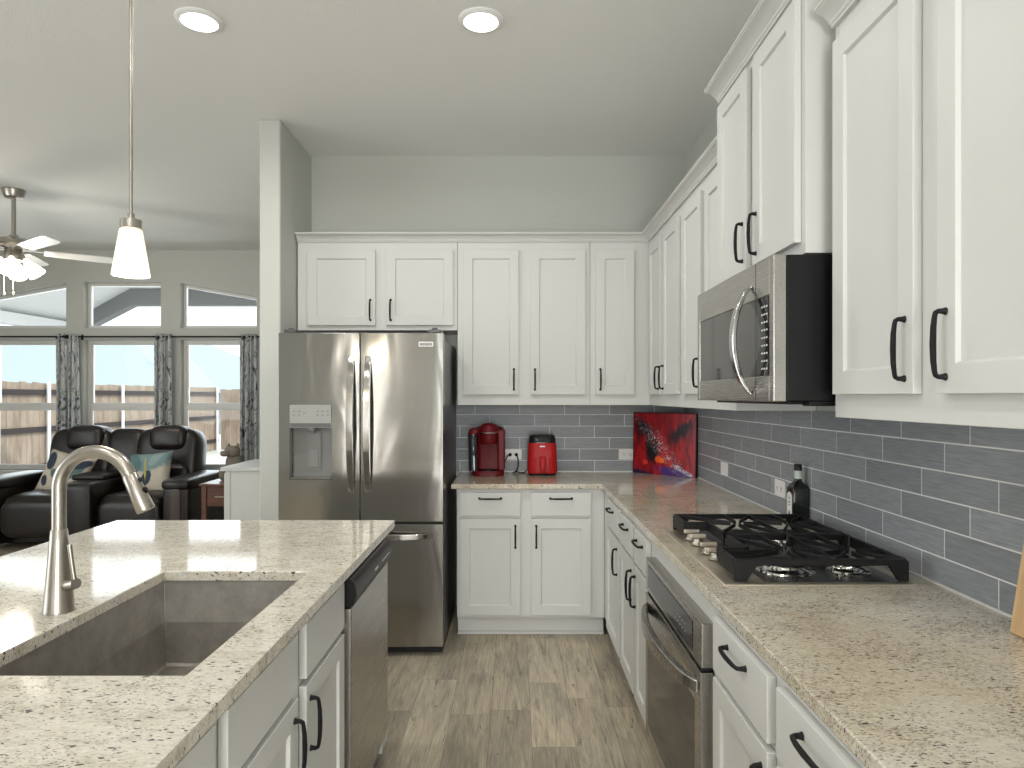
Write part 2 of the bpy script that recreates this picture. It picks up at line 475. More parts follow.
# ------------------------------------------------------------------ mesh builder
class MB:
    def __init__(s):
        s.v, s.f, s.m = [], [], []

    def add(s, verts, faces, mi=0):
        o = len(s.v)
        s.v += [tuple(p) for p in verts]
        s.f += [tuple(i + o for i in f) for f in faces]
        s.m += [mi] * len(faces)
        return s

    def box(s, x0, x1, y0, y1, z0, z1, mi=0):
        V = [(x, y, z) for z in (z0, z1) for y in (y0, y1) for x in (x0, x1)]
        return s.add(V, [(0, 2, 3, 1), (4, 5, 7, 6), (0, 1, 5, 4), (2, 6, 7, 3), (0, 4, 6, 2), (1, 3, 7, 5)], mi)

    def prism(s, poly, axis, a0, a1, mi=0):
        n = len(poly)
        def P(p, a):
            return {'x': (a, p[0], p[1]), 'y': (p[0], a, p[1]), 'z': (p[0], p[1], a)}[axis]
        V = [P(p, a0) for p in poly] + [P(p, a1) for p in poly]
        F = [tuple(range(n)), tuple(range(n, 2 * n))] + [(i, (i + 1) % n, n + (i + 1) % n, n + i) for i in range(n)]
        return s.add(V, F, mi)

    def lathe(s, prof, c=(0, 0, 0), axis='z', seg=24, mi=0, caps=True, mat=None):
        V, F = [], []
        for r, h in prof:
            for k in range(seg):
                a = 2 * PI * k / seg
                p = Vector((r * math.cos(a), r * math.sin(a), h))
                if axis == 'x':
                    p = Vector((h, p.x, p.y))
                elif axis == 'y':
                    p = Vector((p.x, h, p.y))
                if mat is not None:
                    p = mat @ p
                V.append(p + Vector(c))
        for i in range(len(prof) - 1):
            for k in range(seg):
                k2 = (k + 1) % seg
                F.append((i * seg + k, i * seg + k2, (i + 1) * seg + k2, (i + 1) * seg + k))
        if caps:
            F.append(tuple(range(seg)))
            F.append(tuple(range((len(prof) - 1) * seg, len(prof) * seg)))
        return s.add(V, F, mi)

    def tube(s, pts, rad, seg=10, mi=0, flat=1.0, up=None):
        pts = [Vector(p) for p in pts]
        n = len(pts)
        rads = rad if isinstance(rad, (list, tuple)) else [rad] * n
        V, F = [], []
        prev = None
        for i in range(n):
            t = (pts[min(i + 1, n - 1)] - pts[max(i - 1, 0)]).normalized()
            if prev is None:
                a = Vector(up) if up else (Vector((0, 0, 1)) if abs(t.z) < 0.9 else Vector((1, 0, 0)))
                nrm = (a - t * a.dot(t)).normalized()
            else:
                nrm = (prev - t * prev.dot(t)).normalized()
            prev = nrm
            bn = t.cross(nrm)
            for k in range(seg):
                an = 2 * PI * (k + 0.5) / seg
                V.append(pts[i] + nrm * math.cos(an) * rads[i] + bn * math.sin(an) * rads[i] * flat)
        for i in range(n - 1):
            for k in range(seg):
                k2 = (k + 1) % seg
                F.append((i * seg + k, i * seg + k2, (i + 1) * seg + k2, (i + 1) * seg + k))
        F.append(tuple(range(seg)))
        F.append(tuple(range((n - 1) * seg, n * seg)))
        return s.add(V, F, mi)

    def loft(s, secs, n=6, mi=0):
        """secs: (z, cx, cy, half_x, half_y, corner_radius)"""
        V, F = [], []
        for z, cx, cy, hx, hy, r in secs:
            r = min(r, hx, hy)
            for q, (sx, sy) in enumerate(((1, 1), (-1, 1), (-1, -1), (1, -1))):
                for k in range(n):
                    a = q * PI / 2 + (PI / 2) * k / (n - 1)
                    V.append((cx + sx * (hx - r) + r * math.cos(a), cy + sy * (hy - r) + r * math.sin(a), z))
        L = 4 * n
        for i in range(len(secs) - 1):
            for k in range(L):
                k2 = (k + 1) % L
                F.append((i * L + k, i * L + k2, (i + 1) * L + k2, (i + 1) * L + k))
        F.append(tuple(range(L)))
        F.append(tuple(range((len(secs) - 1) * L, len(secs) * L)))
        return s.add(V, F, mi)

    def puff(s, c, size, e=0.35, ez=0.35, rot=None, nu=28, nv=16, mi=0):
        """rounded cushion (superellipsoid), size = full extents"""
        def p(a, x):
            return math.copysign(abs(a) ** x, a)
        V, F = [], []
        mt = rot if rot is not None else Matrix.Identity(3)
        for j in range(nv + 1):
            ph = -PI / 2 + PI * j / nv
            for i in range(nu):
                th = 2 * PI * i / nu
                q = Vector((size[0] / 2 * p(math.cos(ph), ez) * p(math.cos(th), e), size[1] / 2 * p(math.cos(ph), ez) * p(math.sin(th), e), size[2] / 2 * p(math.sin(ph), ez)))
                V.append(mt @ q + Vector(c))
        for j in range(nv):
            for i in range(nu):
                i2 = (i + 1) % nu
                F.append((j * nu + i, j * nu + i2, (j + 1) * nu + i2, (j + 1) * nu + i))
        return s.add(V, F, mi)

    def slab_hole(s, x0, x1, y0, y1, hx0, hx1, hy0, hy1, z0, z1, mi=0):
        o = [(x0, y0), (x1, y0), (x1, y1), (x0, y1)]
        h = [(hx0, hy0), (hx1, hy0), (hx1, hy1), (hx0, hy1)]
        V = [(*p, z1) for p in o] + [(*p, z1) for p in h] + [(*p, z0) for p in o] + [(*p, z0) for p in h]
        F = []
        for i in range(4):
            j = (i + 1) % 4
            F += [(i, j, 4 + j, 4 + i), (8 + i, 12 + i, 12 + j, 8 + j), (i, 8 + i, 8 + j, j), (4 + i, 4 + j, 12 + j, 12 + i)]
        return s.add(V, F, mi)

    def shaker(s, x0, x1, z0, z1, y0, t=0.02, st=0.058, rec=0.009, mi=0):
        """panel door, front face at y0 (towards -y), thickness t"""
        sl = 0.004
        def ring(ins, y):
            return [(x0 + ins, y, z0 + ins), (x1 - ins, y, z0 + ins), (x1 - ins, y, z1 - ins), (x0 + ins, y, z1 - ins)]
        V = ring(0, y0 + t) + ring(0, y0) + ring(st, y0) + ring(st + sl, y0 + rec)
        F = [(0, 3, 2, 1), (12, 13, 14, 15)]
        for b in (0, 4, 8):
            for i in range(4):
                j = (i + 1) % 4
                F.append((b + i, b + j, b + 4 + j, b + 4 + i))
        return s.add(V, F, mi)

    def build(s, name, mats, parent=None, off=(0, 0, 0), bevel=0.0, segs=2, ang=40, smooth=True, weld=False):
        me = bpy.data.meshes.new(name)
        ox, oy, oz = off
        me.from_pydata([(x - ox, y - oy, z - oz) for x, y, z in s.v], [], s.f)
        bm = bmesh.new()
        bm.from_mesh(me)
        for f, mi in zip(bm.faces, s.m):
            f.material_index = mi
        if weld:
            bmesh.ops.remove_doubles(bm, verts=bm.verts, dist=1e-5)
        bmesh.ops.recalc_face_normals(bm, faces=bm.faces)
        bm.to_mesh(me)
        bm.free()
        for mt in (mats if isinstance(mats, (list, tuple)) else [mats]):
            me.materials.append(mt)
        if smooth:
            me.polygons.foreach_set('use_smooth', [True] * len(me.polygons))
            me.set_sharp_from_angle(angle=R(ang))
        o = bpy.data.objects.new(name, me)
        COL.objects.link(o)
        if parent is not None:
            o.parent = parent
        else:
            o.location = off
        if bevel > 0:
            md = o.modifiers.new('bevel', 'BEVEL')
            md.width = bevel
            md.segments = segs
            md.limit_method = 'ANGLE'
            md.angle_limit = R(35)
            md.harden_normals = True
        return o


def thing(name, label, cat, loc=(0, 0, 0), rotz=0.0, group=None):
    o = bpy.data.objects.new(name, None)
    o.empty_display_size = 0.1
    COL.objects.link(o)
    o.location = loc
    o.rotation_euler = (0, 0, rotz)
    tag(o, label, cat, group)
    return o


def tag(o, label, cat, group=None):
    o['label'] = label
    o['category'] = cat
    if group:
        o['group'] = group
    return o


def struct(o):
    o['kind'] = 'structure'
    return o


def copy_thing(root, loc, label, group=None):
    r = root.copy()
    COL.objects.link(r)
    r.location = loc
    r['label'] = label
    if group:
        r['group'] = group
    for ch in list(root.children):
        c = ch.copy()
        COL.objects.link(c)
        c.parent = r
        for g in ch.children:
            d = g.copy()
            COL.objects.link(d)
            d.parent = c
    return r


# ------------------------------------------------------------------ room shell
CEIL = 3.085
XR, YB = 1.174, 4.646           # kitchen right wall, kitchen back wall
XP0, XP1, YP = -1.527, -1.400, 4.026   # partition beside the fridge
YL = 7.64                        # living room window wall
XL, YR = -6.95, -3.0

mb = MB().box(XL - .15, XR + .15, YR - .15, YL + .15, -0.12, -.0022, 1)
rf = random.Random(3)
pxw = .180
x = XL
while x < XR:
    y = YR - rf.uniform(0, 1.2)
    while y < YL:
        ln = rf.choice((.62, .92, 1.22, 1.22))
        a_, b_ = max(y, YR), min(y + ln, YL)
        if b_ - a_ > .02:
            x1_ = min(x + pxw, XR)
            mb.add([(x + .0005, a_ + .0005, 0), (x1_ - .0005, a_ + .0005, 0), (x1_ - .0005, b_ - .0005, 0), (x + .0005, b_ - .0005, 0)], [(0, 1, 2, 3)])
        y += ln
    x += pxw
struct(mb.build('floor', [M['floor'], M['dark_gap']], smooth=False))
struct(MB().box(XL - .15, XR + .15, YR - .15, YL + .15, CEIL, CEIL + .15).build('ceiling', M['ceiling']))
struct(MB().box(XR, XR + .14, YR, YB + .14, 0, CEIL).build('wall_right', M['wall']))
struct(MB().box(XP1, XR, YB, YB + .14, 0, CEIL).build('wall_back', M['wall']))
struct(MB().box(XP0, XP1, YP, YL, 0, CEIL).build('wall_partition', M['wall'], bevel=0.012, segs=3))
struct(MB().box(XL - .14, XL, YR, -2.4, 0, CEIL).box(XL - .14, XL, 3.4, YL, 0, CEIL).box(XL - .14, XL, -2.4, 3.4, 0, .55).box(XL - .14, XL, -2.4, 3.4, 2.65, CEIL).build('wall_left', M['wall']))
mb = MB().box(XL, -2.36, YR - .14, YR, 0, CEIL).box(-2.08, -.38, YR - .14, YR, 0, CEIL).box(.95, XR, YR - .14, YR, 0, CEIL).box(-2.36, -2.08, YR - .14, YR, 2.55, CEIL).box(-.38, .95, YR - .14, YR, 2.4, CEIL)
struct(mb.build('wall_rear', M['wall']))
struct(MB().box(XP0 - .015, XP0, YP, YL, 0, .12).box(XP0 - .015, XP1, YP - .015, YP, 0, .12).build('baseboard_partition', M['trim'], bevel=.003))

# window wall of the living room: three columns, each a tall window with a transom
COLS = [(-5.95, -5.08), (-4.88, -4.01), (-3.79, -2.92)]
SILL, HEAD, TB = 0.60, 2.075, 2.205
TT = [(2.56, 2.715), (2.725, 2.725), (2.715, 2.56)]
Y0, Y1 = YL, YL + .15
mb = MB()
xs = [XL] + [x for c in COLS for x in c] + [XP0]
for i in range(0, len(xs), 2):
    mb.box(xs[i], xs[i + 1], Y0, Y1, 0, CEIL)
for (a, b_), (ta, tb) in zip(COLS, TT):
    mb.box(a, b_, Y0, Y1, 0, SILL).box(a, b_, Y0, Y1, HEAD, TB)
    mb.prism([(a, ta), (b_, tb), (b_, CEIL), (a, CEIL)], 'y', Y0, Y1)
struct(mb.build('wall_windows', M['wall']))
wi = 0
for (a, b_), (ta, tb) in zip(COLS, TT):
    # double hung sash window
    wi += 1
    fy0, fy1 = YL + .075, YL + .115
    mb = MB()
    f = .035
    mb.box(a, a + f, fy0, fy1, SILL, HEAD).box(b_ - f, b_, fy0, fy1, SILL, HEAD).box(a + f, b_ - f, fy0, fy1, SILL, SILL + f).box(a + f, b_ - f, fy0, fy1, HEAD - f, HEAD)
    zm = 1.315
    mb.box(a + f, b_ - f, fy0 - .012, fy1, zm - .022, zm + .022)
    for zz0, zz1, yy in ((SILL + f, zm - .022, fy0 - .008), (zm + .022, HEAD - f, fy0 + .01)):
        g = .022
        mb.box(a + f, a + f + g, yy, yy + .025, zz0, zz1).box(b_ - f - g, b_ - f, yy, yy + .025, zz0, zz1)
        mb.box(a + f + g, b_ - f - g, yy, yy + .025, zz0, zz0 + g).box(a + f + g, b_ - f - g, yy, yy + .025, zz1 - g, zz1)
    fr = struct(mb.build(f'window_{wi}', M['trim'], bevel=.002))
    MB().box(a + f, b_ - f, fy0 + .012, fy0 + .016, SILL + f, HEAD - f).build('glass', M['glass'], fr)
    struct(MB().box(a - .03, b_ + .03, YL - .035, YL + .07, SILL - .025, SILL).box(a - .02, b_ + .02, YL - .018, YL - .001, SILL - .09, SILL - .026).build(f'trim_{wi}', M['trim'], bevel=.004))
for (a, b_), (ta, tb) in zip(COLS, TT):
    wi += 1
    f = .035
    mb = MB()
    fy0, fy1 = YL + .075, YL + .115
    sl = (tb - ta) / (b_ - a)
    mb.box(a + f, b_ - f, fy0, fy1, TB, TB + f)
    mb.prism([(a, TB), (a + f, TB), (a + f, ta + sl * f), (a, ta)], 'y', fy0, fy1)
    mb.prism([(b_ - f, TB), (b_, TB), (b_, tb), (b_ - f, tb - sl * f)], 'y', fy0, fy1)
    mb.prism([(a + f, ta + sl * f - f), (b_ - f, tb - sl * f - f), (b_ - f, tb - sl * f), (a + f, ta + sl * f)], 'y', fy0, fy1)
    fr = struct(mb.build(f'window_{wi}', M['trim'], bevel=.002))
    MB().prism([(a + f, TB + f), (b_ - f, TB + f), (b_ - f, tb - sl * f - f), (a + f, ta + sl * f - f)], 'y', fy0 + .012, fy0 + .016).build('glass', M['glass'], fr)

# ------------------------------------------------------------------ tiled backsplash
TL, TP, TB0 = 0.308, 0.0785, 0.9145
g = 0.0019
TOPZ = 1.376
XT, YT = 1.164, 4.636
struct(MB().box(XT + .0008, XR - .001, 0.4, YT + .0008, TB0, TOPZ).build('wall_right_grout', M['grout']))
struct(MB().box(-.40, XT + .0008, YT + .0008, YB - .001, TB0, TOPZ).build('wall_back_grout', M['grout']))
mr, mk = MB(), MB()
for k in range(6):
    z0 = TB0 + k * TP + g
    z1 = min(TB0 + (k + 1) * TP - g, TOPZ)
    off = 2.138 + .1027 * (4 - k)
    n = -8
    while True:
        a = off + n * TL
        b_ = a + TL
        n += 1
        if b_ < 0.45:
            continue
        if a > YT:
            break
        aa, bb = max(a + g, .4), min(b_ - g, YT)
        if bb - aa > .01:
            mr.box(XT, XT + .003, aa, bb, z0, z1)
    off = .546 - .1027 * k
    for n in range(-5, 5):
        a, b_ = off + n * TL + g, off + (n + 1) * TL - g
        a, b_ = max(a, -.40), min(b_, XT)
        if b_ - a > .01:
            mk.box(a, b_, YT, YT + .003, z0, z1)
struct(mr.build('wall_right_tiles', M['tile'], bevel=.0005, segs=1))
struct(mk.build('wall_back_tiles', M['tile'], bevel=.0005, segs=1))
struct(MB().box(XT - .004, XT - .0002, 0.4, YT - .004, .9142, .9205).box(-.37, XT - .0002, YT - .004, YT - .0002, .9142, .9205).build('trim_4', M['trim']))

# ------------------------------------------------------------------ cabinets
def pull(mb, x, z, y, vertical, L=0.128):
    """black bowed bar pull mounted on plane y, projecting towards -y"""
    h = L / 2
    prof = [(-h, 0.000, .0080), (-h, .005, .0060), (-h, .014, .0050), (-h + .003, .0195, .0050), (-h + .010, .0215, .0048),
            (-h * .5, .0240, .0055), (0, .0248, .0060), (h * .5, .0240, .0055), (h - .010, .0215, .0048), (h - .003, .0195, .0050), (h, .014, .0050), (h, .005, .0060), (h, 0, .0080)]
    pts = [((x, y - o, z + s) if vertical else (x + s, y - o, z)) for s, o, r in prof]
    mb.tube(pts, [r for s, o, r in prof], 8, up=(1, 0, 0) if vertical else (0, 0, 1))
    return mb


T = 0.020


def cabinet(name, label, cat, group, loc, rotz, w, d, z0, z1, doors=(), drawers=(), toe=False, crown_gap=0, base_z=0.0, extra=None):
    t = thing(name, label, cat, loc, rotz, group)
    mb = MB()
    B = base_z
    if toe:
        mb.box(0, w, 0, .019, z0, z1).box(0, .018, .019, d, z0, z1).box(w - .018, w, .019, d, z0, z1)
        mb.box(.018, w - .018, d - .012, d, z0, z1).box(.018, w - .018, .019, d - .012, z0, z0 + .018)
    else:
        mb.box(0, w, 0, d, z0 - B, z1 - B)
    if extra:
        extra(mb)
    mb.build('body', M['cabinet'], t, bevel=.0015)
    if toe:
        MB().box(0, w, .05, .066, 0.001, z0 - .0005).box(0, w, .036, .0495, 0.001, .020).build('toe_kick', M['cabinet'], t, bevel=.002)
    for (x0, x1, zb, zt, hs) in doors:
        dr = MB().shaker(x0, x1, zb - B, zt - B, -T - .0008, T).build('door', M['cabinet'], t, bevel=.0016)
        if hs:
            side, where = hs[0], hs[1]
            hx = x1 - .030 if side == 'R' else x0 + .030
            hz = (zb + .097) if where == 'b' else (zt - .106)
            pull(MB(), hx, hz - B, -T - .0012, True).build('handle', M['black_metal'], dr)
    for (x0, x1, zb, zt, hs) in drawers:
        mb = MB().box(x0, x1, -T - .0008, -.0008, zb - B, zt - B)
        dr = mb.build('drawer' if hs else 'false_front', M['cabinet'], t, bevel=.0016, segs=2)
        if hs:
            pull(MB(), (x0 + x1) / 2, (zb + zt) / 2 - B + .034, -T - .0012, False).build('handle', M['black_metal'], dr)
    return t


UB, UT = 1.377, 2.428
UD0, UD1 = 1.444, 2.368
YU, XU = 4.320, 0.860       # face frames of the upper cabinets
GU, GB = 'white shaker upper cabinets', 'white shaker base cabinets'
RZ = -PI / 2
# back wall uppers
cabinet('upper_cabinet', 'short white two-door upper cabinet above the steel refrigerator', 'cabinet', GU, (-1.391, YU, 1.855), 0, 1.022, YB - YU - .002, 1.855, UT,
        [(.068, .500, 1.886, UD1, 'Rb'), (.569, .996, 1.886, UD1, 'Lb')], base_z=1.855)
cabinet('upper_cabinet', 'tall white two-door upper cabinet on the back wall above the coffee maker', 'cabinet', GU, (-.367, YU, UB), 0, .846, YB - YU - .002, UB, UT,
        [(.037, .390, UD0, UD1, 'Rb'), (.464, .816, UD0, UD1, 'Lb')], base_z=UB)
cabinet('upper_cabinet', 'white single-door upper cabinet on the back wall nearest the corner', 'cabinet', GU, (.481, YU, UB), 0, XT - .481 - .002, YB - YU - .002, UB, UT,
        [(.033, .279, UD0, UD1, 'Lb')], base_z=UB)
# right wall uppers: local x runs towards the camera
dU = XT + .008 - XU
def ry(ys, y):
    return ys - y
ys = YU - .001
cabinet('upper_cabinet', 'white two-door upper cabinet on the right wall in the far corner above the red painting', 'cabinet', GU, (XU, ys, UB), RZ, ys - 3.462, dU, UB, UT,
        [(ry(ys, 4.245), ry(ys, 3.912), UD0, UD1, 'Rb'), (ry(ys, 3.850), ry(ys, 3.500), UD0, UD1, 'Lb')], base_z=UB)
ys = 3.461
cabinet('upper_cabinet', 'white two-door upper cabinet on the right wall just beyond the microwave', 'cabinet', GU, (XU, ys, UB), RZ, ys - 2.624, dU, UB, UT,
        [(ry(ys, 3.410), ry(ys, 3.060), UD0, UD1, 'Rb'), (ry(ys, 2.995), ry(ys, 2.660), UD0, UD1, 'Lb')], base_z=UB)
XM = 0.800
ys = 2.622
cabinet('upper_cabinet', 'raised deeper white two-door upper cabinet directly above the microwave', 'cabinet', GU, (XM, ys, 1.828), RZ, ys - 1.857, XR - XM - .002, 1.828, 2.578,
        [(ry(ys, 2.605), ry(ys, 2.282), 1.862, 2.545, 'Rb'), (ry(ys, 2.212), ry(ys, 1.884), 1.862, 2.545, 'Lb')], base_z=1.828)
ys = 1.812
cabinet('upper_cabinet', 'nearest white two-door upper cabinet on the right wall, in front of the microwave', 'cabinet', GU, (XU, ys, UB), RZ, ys - 1.000, dU, UB, UT,
        [(ry(ys, 1.786), ry(ys, 1.424), UD0 - .006, UD1, 'Rb'), (ry(ys, 1.345), ry(ys, 1.030), UD0 - .006, UD1, 'Lb')], base_z=UB)

# crown mouldings
def crown_prof(z, p):
    return [(0.0008, z), (.012, z), (.012, z + .006), (.017, z + .010), (.019, z + .016), (.022, z + .018), (.026, z + .024), (.034, z + .031), (.044, z + .037), (p - .006, z + .039), (p - .004, z + .043), (p, z + .044), (p, z + .050), (0.0008, z + .050)]


def crown(name, path_fn, n_path, prof):
    V, F = [], []
    for i in range(n_path):
        for (p, z) in prof:
            V.append(path_fn(i, p, z))
    L = len(prof)
    for i in range(n_path - 1):
        for k in range(L):
            k2 = (k + 1) % L
            F.append((i * L + k, i * L + k2, (i + 1) * L + k2, (i + 1) * L + k))
    F.append(tuple(range(L)))
    F.append(tuple(range((n_path - 1) * L, n_path * L)))
    return struct(MB().add(V, F).build(name, M['cabinet'], ang=25))


pr = crown_prof(2.420, .058)
crown('trim_5', lambda i, p, z: [(-1.391, YU - p, z), (XU - p, YU - p, z), (XU - p, 2.625, z)][i], 3, pr)
crown('trim_6', lambda i, p, z: [(XM - p, 2.622, z), (XM - p, 1.857, z), (XR - .003, 1.857 - p * 0.02, z)][i], 2, crown_prof(2.569, .066))
crown('trim_7', lambda i, p, z: [(XU - p, 1.812, z), (XU - p, 1.0, z)][i], 2, pr)

# base cabinets
BZ0, BZ1 = .115, .8835
DZB, DZT = .724, .862      # drawer fronts
PZB, PZT = .134, .706      # doors
YF, XF = 4.022, 0.534      # cabinet faces
cabinet('base_cabinet', 'white base cabinet with two drawers over two doors on the back wall beside the refrigerator', 'cabinet', GB, (-.345, YF, 0), 0, .878, YT - YF - .004, BZ0, BZ1,
        [(.019, .377, PZB, PZT, 'Rt'), (.441, .795, PZB, PZT, 'Lt')], [(.019, .377, DZB, DZT, 1), (.441, .795, DZB, DZT, 1)], toe=True)
dB = XT - XF - .004
ys = YF - .001
cabinet('base_cabinet', 'single-door white base cabinet on the right run nearest the corner', 'cabinet', GB, (XF, ys, 0), RZ, ys - 3.336, dB, BZ0, BZ1,
        [(ry(ys, 3.805), ry(ys, 3.362), PZB, PZT, 'Rt')], [(ry(ys, 3.805), ry(ys, 3.362), DZB, DZT, 1)], toe=True)
ys = 3.335
cabinet('base_cabinet', 'two-door white base cabinet on the right run just beyond the oven', 'cabinet', GB, (XF, ys, 0), RZ, ys - 2.612, dB, BZ0, BZ1,
        [(ry(ys, 3.308), ry(ys, 2.946), PZB, PZT, 'Rt'), (ry(ys, 2.905), ry(ys, 2.640), PZB, PZT, 'Lt')],
        [(ry(ys, 3.308), ry(ys, 2.946), DZB, DZT, 1), (ry(ys, 2.905), ry(ys, 2.640), DZB, DZT, 1)], toe=True)
# oven housing
OY0, OY1, OZ0, OZ1 = 1.800, 2.556, .150, .826
t = thing('oven_cabinet', 'white cabinet frame enclosing the built-in oven under the cooktop', 'cabinet', (XF, 2.611, 0), RZ, GB)
w = 2.611 - 1.772
a, b_ = 2.611 - OY1 + .012, 2.611 - OY0 - .012
mb = MB().box(0, a, 0, .019, BZ0, BZ1).box(b_, w, 0, .019, BZ0, BZ1).box(a, b_, 0, .019, OZ1 - .012, BZ1).box(a, b_, 0, .019, BZ0, OZ0 + .012)
mb.box(0, .018, .019, dB, BZ0, BZ1).box(w - .018, w, .019, dB, BZ0, BZ1).box(.018, w - .018, dB - .012, dB, BZ0, BZ1)
mb.box(.018, w - .018, .019, dB - .012, BZ0, BZ0 + .018)
mb.build('body', M['cabinet'], t, bevel=.0015)
MB().box(0, w, .05, .066, 0.001, BZ0 - .0005).box(0, w, .036, .0495, .001, .02).build('toe_kick', M['cabinet'], t, bevel=.002)
ys = 1.771
cabinet('base_cabinet', 'nearest white base cabinet on the right run, just in front of the oven', 'cabinet', GB, (XF, ys, 0), RZ, ys - .925, dB, BZ0, BZ1,
        [(ry(ys, 1.752), ry(ys, 1.376), PZB, PZT, 'Rt'), (ry(ys, 1.328), ry(ys, .952), PZB, PZT, 'Lt')],
        [(ry(ys, 1.752), ry(ys, 1.376), DZB, DZT, 1), (ry(ys, 1.328), ry(ys, .952), DZB, DZT, 1)], toe=True)

# island: faces +x
XI = -.543
RI = PI / 2
ya = 1.203
dI = .60
cabinet('sink_cabinet', 'white island base cabinet with two doors under the sink', 'cabinet', GB, (XI, ya, 0), RI, 2.083 - ya, dI, BZ0, BZ1,
        [(1.229 - ya, 1.627 - ya, PZB, PZT, 'Rt'), (1.692 - ya, 2.068 - ya, PZB, PZT, 'Lt')],
        [(1.229 - ya, 1.627 - ya, DZB, DZT, 0), (1.692 - ya, 2.068 - ya, DZB, DZT, 0)], toe=True)
ya = .45
cabinet('base_cabinet', 'white island cabinet at the near end, left of the sink doors, mostly out of frame', 'cabinet', GB, (XI, ya, 0), RI, 1.201 - ya, dI, BZ0, BZ1,
        [(.03, .36, PZB, PZT, 'Rt'), (.39, 1.178 - ya, PZB, PZT, 'Lt')], [(.03, 1.178 - ya, DZB, DZT, 0)], toe=True)
o = MB().box(XI - dI, XI - .002, 2.700, 2.795, .001, BZ1).box(XI - dI, XI + .012, 2.795, 2.806, .001, .10).box(XI - .0015, XI + .011, 2.700, 2.795, .001, .10).build('island_end_panel', M['cabinet'], None, (XI - .3, 2.75, 0), bevel=.002)
tag(o, 'white panel closing the far end of the island beside the dishwasher', 'panel')
o = MB().box(-1.30, XI - dI - .002, .45, 2.806, .001, BZ1).build('island_back_panel', M['cabinet'], None, (-1.2, 1.6, 0), bevel=.002)
tag(o, 'white back panel of the island on the living room side', 'panel')

# ------------------------------------------------------------------ worktops
CZ0, CZ1 = .884, .914
XC, YC = .517, 3.990
r_ = .02
arc = [(XC - r_ + r_ * math.cos(a), YC - r_ + r_ * math.sin(a)) for a in (0, PI / 8, PI / 4, 3 * PI / 8, PI / 2)]
arc = [(XC - r_ + r_ * math.sin(k * PI / 8), YC - r_ + r_ * math.cos(k * PI / 8)) for k in range(5)]
poly = [(-.378, YT - .0005), (-.378, YC)] + [(XC - .02, YC)] + [(XC, YC - .02)] + [(XC, .5), (XT - .0005, .5), (XT - .0005, YT - .0005)]
o = MB().prism(poly, 'z', CZ0, CZ1).build('worktop', M['granite_tan'], None, (.6, 2.6, CZ0), bevel=.004)
tag(o, 'speckled granite corner worktop along the back and right walls', 'worktop')
SX0, SX1, SY0, SY1 = -1.038, -.612, 1.258, 2.002
IX0, IX1, IY0, IY1 = -1.669, -.504, .40, 2.832
o = MB().slab_hole(IX0, IX1, IY0, IY1, SX0, SX1, SY0, SY1, CZ0, CZ1).build('island_worktop', M['granite'], None, (-1.1, 1.6, CZ0), bevel=.004)
tag(o, 'speckled granite island worktop around the sink and faucet', 'worktop')

# ------------------------------------------------------------------ sink
def make_sink_mat():
    m, nt, b = new_mat('worn_steel_sink')
    v = tc(nt)
    n = noise(nt, v, 14, 5, 0.7)
    nt.links.new(ramp(nt, n, [(0.3, (0.33, 0.31, 0.28)), (0.7, (0.50, 0.48, 0.45))]), b.inputs['Base Color'])
    b.inputs['Metallic'].default_value = 0.85
    b.inputs['Roughness'].default_value = 0.42
    return m


M['sink'] = make_sink_mat()
t = thing('sink', 'undermount stainless steel sink basin set in the island worktop', 'sink', ((SX0 + SX1) / 2, (SY0 + SY1) / 2, .62))
off = t.location
zb, zt = .636, .8832
e = .006
secs_o = [(zt, SX0 - .02, SX1 + .02, SY0 - .02, SY1 + .02), (zt - .003, SX0 - .02, SX1 + .02, SY0 - .02, SY1 + .02), (zt - .003, SX0 - e - .003, SX1 + e + .003, SY0 - e - .003, SY1 + e + .003),
          (zb - .004, SX0 + .006, SX1 - .006, SY0 + .006, SY1 - .006)]
secs_i = [(zb, SX0 + .011, SX1 - .011, SY0 + .011, SY1 - .011), (zb + .012, SX0 + .002, SX1 - .002, SY0 + .002, SY1 - .002), (zt, SX0 - e, SX1 + e, SY0 - e, SY1 + e)]
mb = MB()
V, F = [], []
for (z, a, b_, c, d) in secs_o + secs_i:
    V += [(a, c, z), (b_, c, z), (b_, d, z), (a, d, z)]
nr = len(secs_o) + len(secs_i)
for i in range(nr):
    j = (i + 1) % nr
    if i == len(secs_o) - 1:
        continue
    for k in range(4):
        k2 = (k + 1) % 4
        F.append((i * 4 + k, i * 4 + k2, j * 4 + k2, j * 4 + k))
F.append(tuple(range((len(secs_o) - 1) * 4, len(secs_o) * 4)))
F.append(tuple(range(len(secs_o) * 4, len(secs_o) * 4 + 4)))
mb.add(V, F).build('basin', M['sink'], t, off, bevel=.003)
MB().lathe([(.045, zb + .0005), (.045, zb + .004), (.036, zb + .005), (.030, zb + .002), (.0, zb + .002)], ((SX0 + SX1) / 2, 1.63, 0), seg=24).build('drain', M['chrome'], t, off)

# ------------------------------------------------------------------ faucet
FX, FY = -1.101, 1.630
t = thing('faucet', 'tall brushed nickel pull-down faucet with gooseneck spout on the island', 'faucet', (FX, FY, CZ1))
off = t.location
Z0 = CZ1 + .0005
MB().lathe([(.0345, Z0), (.0345, Z0 + .004), (.0330, Z0 + .010), (.0275, Z0 + .08), (.0218, Z0 + .15), (.0182, Z0 + .196), (.0166, Z0 + .198)], (FX, FY, 0), seg=32).build('body', M['nickel'], t, off)
pts = [(FX, FY, Z0 + .198), (FX, FY, Z0 + .25)]
Rr, zc = .088, 1.211
for k in range(0, 25):
    a = PI - R(158) * k / 24
    pts.append((FX + Rr + Rr * math.cos(a), FY, zc + Rr * math.sin(a)))
MB().tube(pts, .0160, 20).build('spout', M['nickel'], t, off)
p = Vector(pts[-1])
d = (Vector(pts[-1]) - Vector(pts[-2])).normalized()
